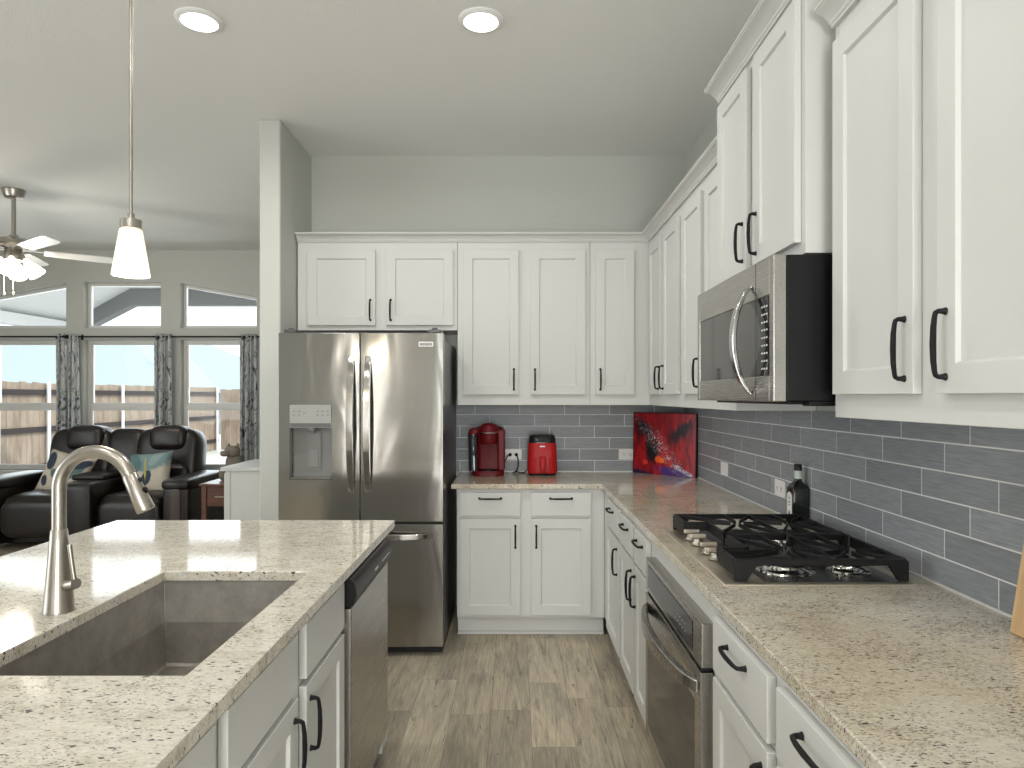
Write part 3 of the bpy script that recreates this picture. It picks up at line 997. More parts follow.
q = [p + d * s for s in (0.0005, .003, .004, .045, .092, .096)]
MB().tube(q, [.0160, .0168, .0176, .0190, .0215, .0200], 24).build('spray_head', M['nickel'], t, off)
fwd = Vector((0.9, -.35, 0)).normalized()
nn = (Vector((d.z, 0, -d.x)) * -1).normalized()
bt = MB()
for s, ra in ((.022, .0055), (.050, .0085)):
    c = p + d * s + nn * .0175
    mtx = nn.to_track_quat('Z', 'Y').to_matrix()
    bt.lathe([(ra, 0), (ra, .004), (ra * .7, .006)], c, seg=14, mat=mtx)
bt.build('spray_button', M['black_plastic'], t, off)
lev = MB()
c0 = Vector((FX + .018, FY - .006, Z0 + .062))
c1 = c0 + Vector((.040, -.020, .012))
lev.tube([c0, c0.lerp(c1, .5), c1], [.0135, .0135, .0125], 18)
lever_obj = lev.build('valve', M['nickel'], t, off)
cl = c0.lerp(c1, .86)
MB().tube([cl + Vector((0, 0, .010)), cl + Vector((-.006, 0, .050)), cl + Vector((-.012, 0, .094))], [.0052, .0050, .0056], 12).build('lever', M['nickel'], lever_obj, off)

# ------------------------------------------------------------------ refrigerator
FX0, FX1, FYF = -1.304, -.396, 3.715
FD = .075        # door thickness
t = thing('refrigerator', 'stainless steel french-door refrigerator with water dispenser in the left door', 'refrigerator', ((FX0 + FX1) / 2, FYF, 0))
off = t.location
MB().box(FX0 + .006, FX1 - .004, FYF + FD + .012, 4.60, .03, 1.755).build('cabinet', M['steel_dark'], t, off, bevel=.004)
MB().box(FX0 + .012, FX1 - .012, FYF + FD + .001, FYF + FD + .0115, .06, 1.75).build('gasket', M['dark_gap'], t, off)
MB().box(FX0 + .01, FX1 - .01, FYF + .06, FYF + .60, .002, .029).build('grille', M['dark_gap'], t, off, bevel=.003)
XMID = -.853


def bulge(x, x0, x1, s=.0016):
    u = (x - x0) / (x1 - x0) * 2 - 1
    return s * (abs(u) ** 6)


def curved_door(x0, x1, z0, z1, hole=None, n=16):
    xs_ = [x0 + (x1 - x0) * i / n for i in range(n + 1)]
    zs_ = [z0, z1]
    if hole:
        hx0, hx1, hz0, hz1 = hole
        xs_ = sorted(set([x for x in xs_ if min(abs(x - hx0), abs(x - hx1)) > .012] + [hx0, hx1]))
        zs_ = [z0, hz0, hz1, z1]
    mb = MB()
    nx, nz = len(xs_), len(zs_)
    V = [(x, FYF + bulge(x, x0, x1), z) for z in zs_ for x in xs_]
    V += [(x, FYF + FD, z) for z in (z0, z1) for x in xs_]
    F = []
    inh = lambda i, j: hole and hole[0] - 1e-6 <= xs_[i] and xs_[i + 1] <= hole[1] + 1e-6 and j == 1
    for j in range(nz - 1):
        for i in range(nx - 1):
            if not inh(i, j):
                F.append((j * nx + i, j * nx + i + 1, (j + 1) * nx + i + 1, (j + 1) * nx + i))
    B = nz * nx
    for i in range(nx - 1):
        F.append((B + i, B + nx + i, B + nx + i + 1, B + i + 1))
        F.append((i, B + i, B + i + 1, i + 1))
        T0 = (nz - 1) * nx
        F.append((T0 + i, T0 + i + 1, B + nx + i + 1, B + nx + i))
    F.append(tuple([j * nx for j in range(nz)] + [B + nx, B]))
    F.append(tuple([j * nx + nx - 1 for j in range(nz)] + [B + nx + nx - 1, B + nx - 1]))
    mb.add(V, F)
    if hole:
        hx0, hx1, hz0, hz1 = hole
        dp = FYF + .066
        fr = [(hx0, hz0), (hx1, hz0), (hx1, hz1), (hx0, hz1)]
        mb.add([(x, FYF + bulge(x, x0, x1), z) for x, z in fr] + [(x, dp, z) for x, z in fr], [(0, 1, 5, 4), (1, 2, 6, 5), (2, 3, 7, 6), (3, 0, 4, 7), (4, 5, 6, 7)])
    return mb


DH = (-1.241, -1.010, .975, 1.387)
dL = curved_door(FX0, XMID - .003, .742, 1.783, DH).build('door', M['steel'], t, off, bevel=.003, ang=30)
dR = curved_door(XMID + .003, FX1, .742, 1.783).build('door', M['steel'], t, off, bevel=.003, ang=30)
dF = curved_door(FX0, FX1, .052, .728).build('freezer_drawer', M['steel'], t, off, bevel=.003, ang=30)


def bow_handle(mb, p0, p1, out, bow, w, th, n=18):
    p0, p1, out = Vector(p0), Vector(p1), Vector(out)
    ax = (p1 - p0).normalized()
    sd = ax.cross(out).normalized()
    V, F = [], []
    for i in range(n + 1):
        u = i / n
        c = p0.lerp(p1, u)
        o1 = bow * (math.sin(PI * u) ** 0.55)
        o0 = max(o1 - th, 0)
        ww = w * (.78 + .22 * math.sin(PI * u))
        V += [c + sd * -ww / 2 + out * o0, c + sd * ww / 2 + out * o0, c + sd * ww / 2 + out * o1, c - sd * ww / 2 + out * o1]
    for i in range(n):
        for k in range(4):
            k2 = (k + 1) % 4
            F.append((i * 4 + k, i * 4 + k2, i * 4 + 4 + k2, i * 4 + 4 + k))
    F += [(0, 1, 2, 3), (n * 4, n * 4 + 1, n * 4 + 2, n * 4 + 3)]
    return mb.add(V, F)


for x, par in ((XMID - .046, dL), (XMID + .046, dR)):
    bow_handle(MB(), (x, FYF + .001, .905), (x, FYF + .001, 1.655), (0, -1, 0), .068, .038, .018).build('handle', M['steel'], par, off, bevel=.004)
bow_handle(MB(), (FX0 + .10, FYF + .001, .664), (FX1 - .055, FYF + .001, .664), (0, -1, 0), .060, .036, .018).build('handle', M['steel'], dF, off, bevel=.004)
# dispenser
x0, x1, z0, z1 = DH
dp = MB().box(x0 + .001, x1 - .001, FYF - .004, FYF + .06, 1.258, z1 - .001).build('control_panel', M['light_grey'], dL, off, bevel=.003)
mb = MB().box(x0 + .004, x1 - .004, FYF - .0055, FYF - .0042, 1.262, 1.285)
for i, (px, pz) in enumerate([(.02, .09), (.02, .07), (.05, .09), (.05, .07), (.075, .08), (.15, .09), (.15, .07), (.178, .09), (.178, .07), (.205, .09), (.205, .07)]):
    mb.box(x0 + px, x0 + px + .011, FYF - .0052, FYF - .0042, 1.258 + pz, 1.262 + pz)
mb.build('control_marks', M['print_grey'], dL, off)
MB().box(x0 + .002, x1 - .002, FYF + .058, FYF + .065, z0 + .004, 1.256).build('recess_lining', M['grey_plastic'], dL, off)
MB().lathe([(.026, 1.257), (.026, 1.245), (.014, 1.240), (.010, 1.232)], (-1.125, FYF + .030, 0), seg=18).build('nozzle', M['grey_plastic'], dL, off)
MB().box(-1.163, -1.083, FYF + .050, FYF + .0575, 1.02, 1.235).box(-1.150, -1.096, FYF + .046, FYF + .0499, 1.035, 1.14).build('dispenser_paddle', M['grey_plastic'], dL, off, bevel=.004)
MB().box(x0 + .003, x1 - .003, FYF - .002, FYF + .057, z0 + .001, z0 + .012).build('drip_tray', M['steel'], dL, off, bevel=.003)
# badge
bd = MB().box(-.530, -.450, FYF - .003, FYF + .004, 1.706, 1.733).build('badge', M['white_plastic'], dR, off, bevel=.002)
mb = MB()
for k in range(10):
    mb.box(-.524 + k * .0069, -.5192 + k * .0069, FYF - .0040, FYF - .0031, 1.712, 1.727)
mb.build('badge_lettering', M['print_grey'], dR, off)
for x in (FX0 + .06, FX1 - .05):
    MB().box(x - .035, x + .035, FYF + .02, FYF + .20, 1.785, 1.803).lathe([(.016, 1.784), (.016, 1.812)], (x, FYF + .035, 0), seg=16).build('hinge_cover', M['steel_dark'], t, off, bevel=.003)
MB().box(FX0 + .01, FX1 - .012, FYF + .016, FYF + .07, .7295, .741).build('drawer_seal', M['dark_gap'], t, off)

# ------------------------------------------------------------------ dishwasher
t = thing('dishwasher', 'stainless dishwasher with black control strip at the far end of the island', 'dishwasher', (-.52, 2.39, 0), 0)
off = t.location
y0, y1 = 2.090, 2.692
MB().box(XI - .55, XI - .012, y0 + .006, y1 - .004, .02, .868).build('tub', M['steel_dark'], t, off)
dd = MB().box(XI - .010, -.507, y0, y1 - .002, .105, .775).build('door', M['steel_y'], t, off, bevel=.005)
prof = [(XI - .010, .778), (-.510, .778), (-.497, .792), (-.490, .812), (-.492, .836), (-.500, .860), (-.512, .870), (XI - .010, .870)]
cp = MB().prism(prof, 'y', y0 - .001, y1 - .001).build('control_panel', M['black_plastic'], t, off, bevel=.002)
MB().box(-.4915, -.4899, 2.37, 2.42, .820, .828).build('logo_lettering', M['print_white'], cp, off)
for k in range(6):
    MB().box(-.4915, -.4899, 2.50 + k * .025, 2.512 + k * .025, .822, .826).build('control_mark', M['print_white'], cp, off)
MB().box(XI - .06, XI - .05, y0 + .01, y1 - .01, .002, .10).build('toe_plate', M['dark_gap'], t, off)

# ------------------------------------------------------------------ built-in oven
t = thing('wall_oven', 'built-in stainless oven with black glass door below the cooktop', 'oven', (.52, (OY0 + OY1) / 2, OZ0))
off = t.location
XO = .496
MB().box(XF + .022, XF + .50, OY0 + .03, OY1 - .03, OZ0 + .02, OZ1 - .02).build('oven_body', M['steel_dark'], t, off)
cp = MB().box(XO, XF - .0008, OY0, OY1, .706, OZ1).build('control_panel', M['steel_y'], t, off, bevel=.004)
MB().box(XO - .0015, XO - .0002, OY0 + .085, OY1 - .045, .722, .806).build('display_glass', M['black_glass'], cp, off, bevel=.0005)
M['letter'] = simple('grey_lettering', (.38, .38, .36), .4)
for r2 in range(2):
    for k in range(5):
        MB().box(XO - .0022, XO - .0016, OY0 + .16 + k * .03, OY0 + .168 + k * .03, .748 + r2 * .022, .752 + r2 * .022).build('display_mark', M['letter'], cp, off)
dr = MB()
# door: steel frame round the dark pane
f0, f1, f2 = OY0 + .058, OY1 - .045, .055
dz0, dz1 = OZ0 + .012, .694
dr.box(XO - .002, XO + .034, OY0 + .002, f0, dz0, dz1).box(XO - .002, XO + .034, f1, OY1 - .002, dz0, dz1).box(XO - .002, XO + .034, f0, f1, dz1 - .098, dz1).box(XO - .002, XO + .034, f0, f1, dz0, dz0 + .05)
do = dr.build('door', M['steel_y'], t, off, bevel=.003)
MB().box(XO - .001, XO + .030, f0 + .0005, f1 - .0005, dz0 + .0505, dz1 - .0985).build('door_glass', M['black_glass'], do, off)
MB().box(XO + .006, XF - .002, OY0 + .012, OY1 - .012, .695, .705).build('vent_slot', M['dark_gap'], t, off)
bow_handle(MB(), (XO - .002, OY0 + .028, .646), (XO - .002, OY1 - .028, .646), (-1, 0, 0), .064, .042, .024, 24).build('handle', M['steel_y'], do, off, bevel=.005)

# ------------------------------------------------------------------ cooktop
KX0, KX1, KY0, KY1 = .568, 1.100, 1.838, 2.618
KZ = CZ1 + .0006
M['steel_pan'] = simple('satin_steel_pan', (.68, .62, .52), .42, 1.0)
t = thing('gas_cooktop', 'stainless four-burner gas cooktop with black grates on the right worktop', 'cooktop', ((KX0 + KX1) / 2, (KY0 + KY1) / 2, CZ1))
off = t.location
V, F = [], []
rings = [(0, KZ), (0, KZ + .003), (.004, KZ + .0065), (.020, KZ + .0065), (.026, KZ + .0035)]
for ins, z in rings:
    V += [(KX0 + ins, KY0 + ins, z), (KX1 - ins, KY0 + ins, z), (KX1 - ins, KY1 - ins, z), (KX0 + ins, KY1 - ins, z)]
for i in range(len(rings) - 1):
    for k in range(4):
        k2 = (k + 1) % 4
        F.append((i * 4 + k, i * 4 + k2, i * 4 + 4 + k2, i * 4 + 4 + k))
F += [(0, 1, 2, 3), (16, 17, 18, 19)]
MB().add(V, F).build('pan', M['steel_pan'], t, off, bevel=.0012)
MB().box(KX0 + .125, KX1 - .028, KY0 + .028, KY1 - .028, KZ + .0036, KZ + .005).build('spill_tray', simple('dark_enamel', (.16, .155, .15), .20, .9), t, off, bevel=.001)
burners = [(.800, 2.000, .055), (.985, 1.995, .040), (.800, 2.430, .046), (.985, 2.430, .048)]
for (bx, by, br) in burners:
    z = KZ + .0052
    b0 = MB().lathe([(br * 1.55, z), (br * 1.5, z + .004), (br * 1.2, z + .006), (br * 1.02, z + .014), (br, z + .018), (br * .5, z + .018)], (bx, by, 0), seg=28).build('burner', M['chrome'], t, off)
    MB().lathe([(br * .92, z + .0185), (br * .95, z + .022), (br * .90, z + .027), (br * .3, z + .029)], (bx, by, 0), seg=28).build('burner_cap', M['iron'], b0, off)


def bar(mb, p0, p1, wd=.010, h=.016, zt=.0):
    wd, h = wd * .75, h * .85
    p0, p1 = Vector((*p0, 0)), Vector((*p1, 0))
    a = (p1 - p0).normalized()
    s_ = Vector((-a.y, a.x, 0)) * wd / 2
    V = []
    for z, k in ((zt - h, 1.0), (zt, .7)):
        V += [p0 - s_ * k + Vector((0, 0, z)), p1 - s_ * k + Vector((0, 0, z)), p1 + s_ * k + Vector((0, 0, z)), p0 + s_ * k + Vector((0, 0, z))]
    mb.add(V, [(0, 3, 2, 1), (4, 5, 6, 7), (0, 1, 5, 4), (1, 2, 6, 5), (2, 3, 7, 6), (3, 0, 4, 7)])


GT = CZ1 + .068
gx0, gx1, gxn = .606, 1.090, .690


def grate(ya, yb, near, bset):
    mb = MB()
    yo, yi = (ya, yb) if near else (yb, ya)      # outer edge, inner edge
    sgn = 1 if near else -1
    yn = yo + sgn * .155                          # where the knob notch starts
    # arched outer end plate
    lo = KZ + .0068
    pl = [(gx0, lo), (gx0 + .036, lo), (gx0 + .062, GT - .018), (gx1 - .055, GT - .018), (gx1 - .028, lo), (gx1, lo), (gx1, GT - .008), (gx1 - .008, GT), (gx0 + .008, GT), (gx0, GT - .006)]
    mb.prism(pl, 'y', yo, yo + sgn * .013)
    # front block beside the knobs, then the notch
    ye = yo + sgn * .0135
    mb.box(gx0 + .0005, gx0 + .013, min(ye, yn), max(ye, yn), GT - .048, GT - .001)
    mb.box(gx0, gxn + .012, min(yn, yn + sgn * .012), max(yn, yn + sgn * .012), GT - .032, GT - .001)
    mb.box(gxn, gxn + .012, min(yn, yi), max(yn, yi), GT - .034, GT - .001)
    mb.box(gxn, gxn + .012, min(yi - sgn * .02, yi), max(yi - sgn * .02, yi), lo, GT - .033)
    # rear rail
    mb.box(gx1 - .013, gx1 - .0005, min(ye, yi), max(ye, yi), GT - .034, GT - .001)
    mb.box(gx1 - .013, gx1, min(yi - sgn * .02, yi), max(yi - sgn * .02, yi), lo, GT - .033)
    mb.box(gxn, gx1, min(yi, yi - sgn * .012), max(yi, yi - sgn * .012), GT - .020, GT - .001)
    xm = (bset[0][0] + bset[1][0]) / 2
    bar(mb, (xm, yo), (xm, yi), .012, .018, GT)
    for (bx, by, br) in bset:
        xa, xb_ = (gx0, xm) if bx < xm else (xm, gx1)
        rr = .022
        if bx < xm:
            xa = gx0 if abs(by - yo) < .155 else gxn
        bar(mb, (bx, yo), (bx, by - sgn * rr), .010, .017, GT)
        bar(mb, (bx, yi), (bx, by + sgn * rr), .010, .017, GT)
        bar(mb, (xa, by - sgn * .03), (bx - rr, by - sgn * .004), .010, .017, GT)
        bar(mb, (xb_, by), (bx + rr, by), .010, .017, GT)
        for sx in (-1, 1):
            for sy in (-1, 1):
                tx = xa if sx < 0 else xb_
                if sx < 0 and bx < xm:
                    tx = gxn if sy * sgn > 0 else gx0 + .006
                ty = (yo + sgn * .02) if sy * sgn < 0 else (yi - sgn * .02)
                e0 = Vector((tx, ty))
                e1 = Vector((bx, by))
                dv = (e1 - e0)
                e1 = e0 + dv * (1 - .034 / dv.length)
                bar(mb, (e0.x, e0.y), (e1.x, e1.y), .009, .015, GT)
    return mb


grate(1.866, 2.222, True, burners[:2]).build('grate', M['iron'], t, off, bevel=.0015)
grate(2.234, 2.592, False, burners[2:]).build('grate', M['iron'], t, off, bevel=.0015)
for ky in (2.415, 2.335, 2.205, 2.125):
    kx, z = .632, KZ + .0066
    kb = MB().lathe([(.0235, z), (.0235, z + .004), (.019, z + .008), (.0165, z + .020), (.015, z + .021)], (kx, ky, 0), seg=24).build('knob', M['nickel'], t, off)
    MB().box(kx - .028, kx + .028, ky - .0065, ky + .0065, z + .0215, z + .036).build('knob_grip', M['steel_pan'], kb, off, bevel=.003)

# ------------------------------------------------------------------ microwave
MX, MY0, MY1, MZ0, MZ1 = .707, 1.847, 2.616, 1.416, 1.826
t = thing('microwave', 'stainless over-the-range microwave with curved handle under the raised cabinet', 'microwave', ((MX + XT) / 2, (MY0 + MY1) / 2, MZ0))
off = t.location
MB().box(MX + .038, XT - .002, MY0 + .002, MY1 - .002, MZ0 + .004, MZ1 - .004).build('casing', M['black_plastic'], t, off, bevel=.003)
fr = MB()
wy0, wy1, wz0, wz1 = MY0 + .032, MY1 - .030, MZ0 + .075, MZ1 - .110
fr.box(MX, MX + .0365, MY0, wy0, MZ0 + .002, MZ1 - .003).box(MX, MX + .0365, wy1, MY1, MZ0 + .002, MZ1 - .003).box(MX, MX + .0365, wy0, wy1, MZ0 + .002, wz0).box(MX, MX + .0365, wy0, wy1, wz1, MZ1 - .003)
door = fr.build('door', M['steel_y'], t, off, bevel=.003)
MB().box(MX + .003, MX + .034, wy0 + .0004, wy1 - .0004, wz0 + .0004, wz1 - .0004).build('window', simple('tinted_oven_glass', (.045, .044, .040), .05, 0, .6), door, off)
# lens shaped control panel
yc0, yc1 = wy0 + .006, wy0 + .150
nn_ = 14
poly = [(yc0, wz0 + .002)] + [(yc0, wz1 - .002)]
for k in range(nn_ + 1):
    u = k / nn_
    z = wz1 - .002 - (wz1 - wz0 - .004) * u
    poly.append((yc1 - .085 * math.sin(PI * u), z))
cp = MB().prism(poly, 'x', MX + .0008, MX + .0028).build('control_panel', M['black_glass'], door, off)
mb = MB()
for r2 in range(9):
    z = wz0 + .018 + r2 * .022
    for c in range(3):
        y = yc0 + .008 + c * .018
        mb.box(MX - .0001, MX + .0007, y, y + .009, z, z + .0045)
mb.build('key_marks', M['print_white'], door, off)
HY = MY0 + .175
bow_handle(MB(), (MX - .0005, HY, MZ0 + .022), (MX - .0005, HY, MZ1 - .062), (-1, 0, 0), .062, .030, .016, 26).build('handle', simple('dark_chrome', (.48, .48, .48), .12, 1.0), door, off, bevel=.004)
MB().box(MX - .0006, MX - .0001, HY - .040, HY - .0385, MZ0 + .004, MZ1 - .005).build('door_seam', M['dark_gap'], door, off)
MB().box(MX + .06, XT - .05, MY0 + .05, MY1 - .05, MZ0 - .006, MZ0 + .0035).box(MX + .10, MX + .30, MY0 + .004, MY0 + .05, MZ0 - .010, MZ0 + .0035).build('bottom_grille', M['black_plastic'], t, off, bevel=.002)

# ------------------------------------------------------------------ outlets
def outlet(label, loc, rotz, blank=False):
    t = thing('wall_outlet', label, 'outlet', loc, rotz, 'white wall outlets on the tiles')
    MB().box(-.058, .058, -.006, -.0005, -.036, .036).build('cover_plate', M['white_plastic'], t, bevel=.003)
    if not blank:
        for cx in (-.021, .021):
            s_ = MB().box(cx - .016, cx + .016, -.0075, -.0062, -.015, .015).build('socket', M['white_plastic'], t, bevel=.001)
            MB().box(cx - .006, cx - .0045, -.0083, -.0076, -.004, .008).box(cx + .0045, cx + .006, -.0083, -.0076, -.004, .008).lathe([(.0025, -.0083), (.0025, -.0076)], (cx, 0, -.009), 'y', 10).build('slots', M['print_grey'], s_)
    else:
        MB().box(-.034, .034, -.0078, -.0062, -.016, .016).build('rocker', M['white_plastic'], t, bevel=.001)
    return t


outlet('white outlet with two black plugs on the back wall between coffee maker and air fryer', (-.012, YT, 1.034), 0)
outlet('white double outlet on the back wall beside the red painting', (.770, YT, 1.034), 0)
outlet('blank white switch plate on the right wall next to the red painting', (XT, 3.745, 1.030), RZ, True)
outlet('white double outlet on the right wall beside the dark bottle', (XT, 2.955, 1.030), RZ)

# ------------------------------------------------------------------ coffee maker
def red_plastic(name, c):
    return simple(name, c, 0.42, 0, 0.25)


M['dark_red'] = red_plastic('dark_red_plastic', (0.13, 0.006, 0.009))
M['red'] = red_plastic('bright_red_plastic', (0.42, 0.012, 0.012))
CX, CY = -.178, 4.475
t = thing('coffee_maker', 'dark red single-serve coffee maker with smoky water tank on the back worktop', 'coffee maker', (CX, CY, CZ1))
off = t.location
zb = CZ1 + .0008
# housing: rear tower and curved shoulders
mb = MB()
mb.loft([(zb + .03, CX + .012, CY + .045, .088, .065, .035), (zb + .20, CX + .014, CY + .045, .092, .065, .035), (zb + .275, CX + .010, CY + .035, .098, .075, .04), (zb + .305, CX + .008, CY + .035, .094, .073, .045), (zb + .318, CX + .006, CY + .035, .074, .058, .05), (zb + .322, CX + .006, CY + .035, .04, .03, .03)], 8)
mb.box(CX - .006 + .070, CX + .112, CY - .070, CY + .03, zb + .03, zb + .30)
house = mb.build('housing', M['dark_red'], t, off, bevel=.012, segs=3)
MB().lathe([(.050, zb + .205), (.057, zb + .225), (.062, zb + .290), (.058, zb + .318), (.042, zb + .336), (.018, zb + .342)], (CX + .005, CY - .040, 0), seg=30).build('brew_head', M['dark_red'], t, off)
pts = [(CX + .005 + .064 * math.cos(a), CY - .040 - .064 * math.sin(a), zb + .286 - .006 * math.sin(a)) for a in [R(15 + 150 * k / 16) for k in range(17)]]
MB().tube(pts, .006, 10, flat=1.6).build('lid_handle', M['chrome'], t, off)
MB().loft([(zb, CX + .002, CY - .025, .104, .085, .06), (zb + .026, CX + .002, CY - .025, .104, .085, .06), (zb + .032, CX + .002, CY - .025, .098, .080, .055)], 8).build('base', M['dark_red'], t, off)
MB().lathe([(.052, zb + .0325), (.052, zb + .040), (.046, zb + .041)], (CX + .005, CY - .045, 0), seg=24).build('drip_tray', M['black_plastic'], t, off)
MB().loft([(zb + .034, CX - .092, CY - .015, .030, .075, .022), (zb + .262, CX - .098, CY - .015, .030, .078, .022), (zb + .270, CX - .098, CY - .015, .024, .072, .020)], 6).build('water_tank', simple('smoky_plastic', (.02, .022, .028), .08, 0, .6), t, off)
MB().loft([(zb + .2705, CX - .096, CY - .010, .034, .080, .025), (zb + .300, CX - .085, CY - .005, .036, .078, .028), (zb + .308, CX - .078, CY, .026, .066, .022)], 6).build('tank_lid', M['dark_red'], t, off)

# ------------------------------------------------------------------ air fryer
AX, AY = .180, 4.505
t = thing('air_fryer', 'compact bright red air fryer with black top beside the coffee maker', 'air fryer', (AX, AY, CZ1))
off = t.location
MB().loft([(zb, AX, AY, .090, .090, .045), (zb + .012, AX, AY, .092, .092, .045)], 8).build('foot', M['black_plastic'], t, off)
MB().loft([(zb + .0125, AX, AY, .096, .096, .045), (zb + .03, AX, AY, .0985, .0985, .046), (zb + .10, AX, AY, .097, .097, .046), (zb + .205, AX, AY, .091, .091, .046), (zb + .212, AX, AY, .088, .088, .046)], 10).build('body', M['red'], t, off)
MB().loft([(zb + .2125, AX, AY, .090, .090, .046), (zb + .245, AX, AY, .087, .087, .046), (zb + .262, AX, AY, .080, .080, .046), (zb + .268, AX, AY, .066, .066, .044)], 10).build('top', M['black_glass'], t, off)
dr = MB()
for (z0_, z1_, h0, h1) in ((zb + .020, zb + .118, .0995, .0975),):
    dr.loft([(z0_, AX, AY - .016, .080, .0855, .040), (z1_, AX, AY - .016, .078, .0840, .040)], 10)
bk = dr.build('basket_drawer', M['red'], t, off)
MB().loft([(zb + .028, AX, AY - .118, .017, .016, .010), (zb + .060, AX, AY - .121, .018, .019, .010), (zb + .112, AX, AY - .115, .020, .016, .010), (zb + .124, AX, AY - .108, .019, .010, .008)], 6).build('handle', M['red'], bk, off)
MB().box(AX - .018, AX + .016, AY - .0955, AY - .0915, zb + .186, zb + .195).build('logo_plate', M['print_white'], t, off, bevel=.001)

# power cords
def cord(label, pts, plug):
    t = thing('power_cord', label, 'cord', plug, 0, 'black appliance cords')
    off = t.location
    P = [Vector(p) for p in pts]
    out = []
    for i in range(len(P) - 1):
        p0, p1, p2, p3 = P[max(i - 1, 0)], P[i], P[i + 1], P[min(i + 2, len(P) - 1)]
        for k in range(8):
            u = k / 8
            out.append(.5 * ((2 * p1) + (p2 - p0) * u + (2 * p0 - 5 * p1 + 4 * p2 - p3) * u * u + (3 * p1 - p0 - 3 * p2 + p3) * u ** 3))
    out.append(P[-1])
    MB().tube(out, .0042, 8).build('cable', M['black_plastic'], t, off)
    c = Vector(plug)
    MB().lathe([(.011, 0), (.012, -.012), (.008, -.024), (.004, -.030)], c + Vector((0, -.0004, 0)), 'y', 14).build('plug', M['black_plastic'], t, off)


py = YT - .0088
cord('black power cord plugged in left, running to the coffee maker', [(-.033, py - .028, 1.034), (-.050, py - .045, 1.028), (-.062, 4.560, 1.005), (-.078, 4.555, .98)], (-.033, py, 1.034))
cord('black power cord hanging from the outlet and running to the air fryer', [(.009, py - .028, 1.034), (.020, py - .045, 1.010), (.022, 4.575, .960), (.008, 4.555, .930), (-.012, 4.545, .9185), (-.006, 4.53, .922), (.018, 4.535, .926), (.03, 4.55, .9182), (.060, 4.565, .9182), (.084, 4.56, .935)], (.009, py, 1.034))

# ------------------------------------------------------------------ canvas painting in the corner
pa, pb = Vector((.806, 4.600, 0)), Vector((1.140, 4.275, 0))
wv = (pb - pa)
pw = wv.length
ph = .405
ang = math.atan2(wv.y, wv.x)
M['painting'] = make_painting(pw, ph)
t = thing('canvas_painting', 'abstract red and black canvas painting leaning in the worktop corner', 'painting', (pa.x, pa.y, CZ1 + .0008), ang)
t.rotation_euler = (-R(2.0), 0, ang)
MB().box(0, pw, 0, .018, 0, ph).build('canvas', M['painting'], t, bevel=.0015)
mb = MB()
mb.box(-.004, -.0002, -.001, .022, -.0005, ph + .004).box(pw + .0002, pw + .004, -.001, .022, -.0005, ph + .004).box(-.0002, pw + .0002, -.001, .022, ph + .0002, ph + .004)
mb.build('edge_frame', simple('dark_maroon_edge', (.045, .008, .012), .5), t)

# ------------------------------------------------------------------ bottle
BX, BY = 1.1285, 2.692
t = thing('oil_bottle', 'square dark glass bottle with white label against the tiles behind the cooktop', 'bottle', (BX, BY, CZ1))
off = t.location
h = .0335
MB().loft([(zb, BX, BY, h - .002, h - .002, .008), (zb + .004, BX, BY, h, h, .009), (zb + .150, BX, BY, h, h, .009), (zb + .163, BX, BY, h - .004, h - .004, .012), (zb + .178, BX, BY, .016, .016, .016), (zb + .188, BX, BY, .0135, .0135, .0135), (zb + .222, BX, BY, .0128, .0128, .0128)], 8).build('glass_body', simple('dark_bottle_glass', (.008, .010, .008), .07, 0, .6), t, off, ang=60)
MB().lathe([(.0142, zb + .191), (.0142, zb + .222)], (BX, BY, 0), seg=24).build('neck_label', simple('pale_green_label', (.55, .62, .56), .5), t, off)
MB().lathe([(.0150, zb + .2225), (.0150, zb + .246), (.0135, zb + .248)], (BX, BY, 0), seg=24).build('cap', M['black_plastic'], t, off)
lb = MB()
nl = 10
poly = [(BY - .023, zb + .018), (BY + .023, zb + .018), (BY + .023, zb + .118)] + [(BY + .023 * math.cos(PI * k / nl), zb + .118 + .020 * math.sin(PI * k / nl)) for k in range(1, nl)] + [(BY - .023, zb + .118)]
lb.prism(poly, 'x', BX - h - .0008, BX - h - .0001)
lab = lb.build('front_label', M['print_white'], t, off)
mb = MB().prism([(BY - .006, zb + .030), (BY + .008, zb + .030), (BY + .010, zb + .050), (BY + .003, zb + .066), (BY - .004, zb + .060), (BY - .008, zb + .045)], 'x', BX - h - .0014, BX - h - .0009)
mb.box(BX - h - .0014, BX - h - .0009, BY - .011, BY + .011, zb + .095, zb + .099).box(BX - h - .0014, BX - h - .0009, BY - .010, BY + .010, zb + .085, zb + .088).box(BX - h - .0014, BX - h - .0009, BY - .008, BY + .008, zb + .112, zb + .116)
mb.build('label_print', M['print_grey'], lab, off)

# ------------------------------------------------------------------ cutting board
t = thing('cutting_board', 'light wooden cutting board leaning on the tiles at the right edge', 'cutting board', (1.081, 1.305, CZ1 + .0022))
t.rotation_euler = (0, R(9.0), 0)
MB().loft([(0, 0.012, 0, .010, .176, .004), (.36, .012, 0, .010, .176, .004)], 4).build('board', M['board'], t, bevel=.003)

# ------------------------------------------------------------------ ceiling lights
def downlight(label, x, y):
    t = thing('recessed_light', label, 'ceiling light', (x, y, CEIL), 0, 'round recessed ceiling lights')
    MB().lathe([(.099, -.0005), (.099, -.006), (.092, -.012), (.076, -.014), (.074, -.008)], (0, 0, 0), seg=40).build('trim_ring', M['white_plastic'], t)
    MB().lathe([(.0735, -.0085), (.0735, -.0145), (.062, -.017), (.0, -.0175)], (0, 0, 0), seg=40, caps=False).build('diffuser', M['led'], t)
    area('downlight', (x, y, CEIL - .03), (.14, .14), 11, (0, 0, -1), (1, .975, .93), 'DISK', 170)
    return t


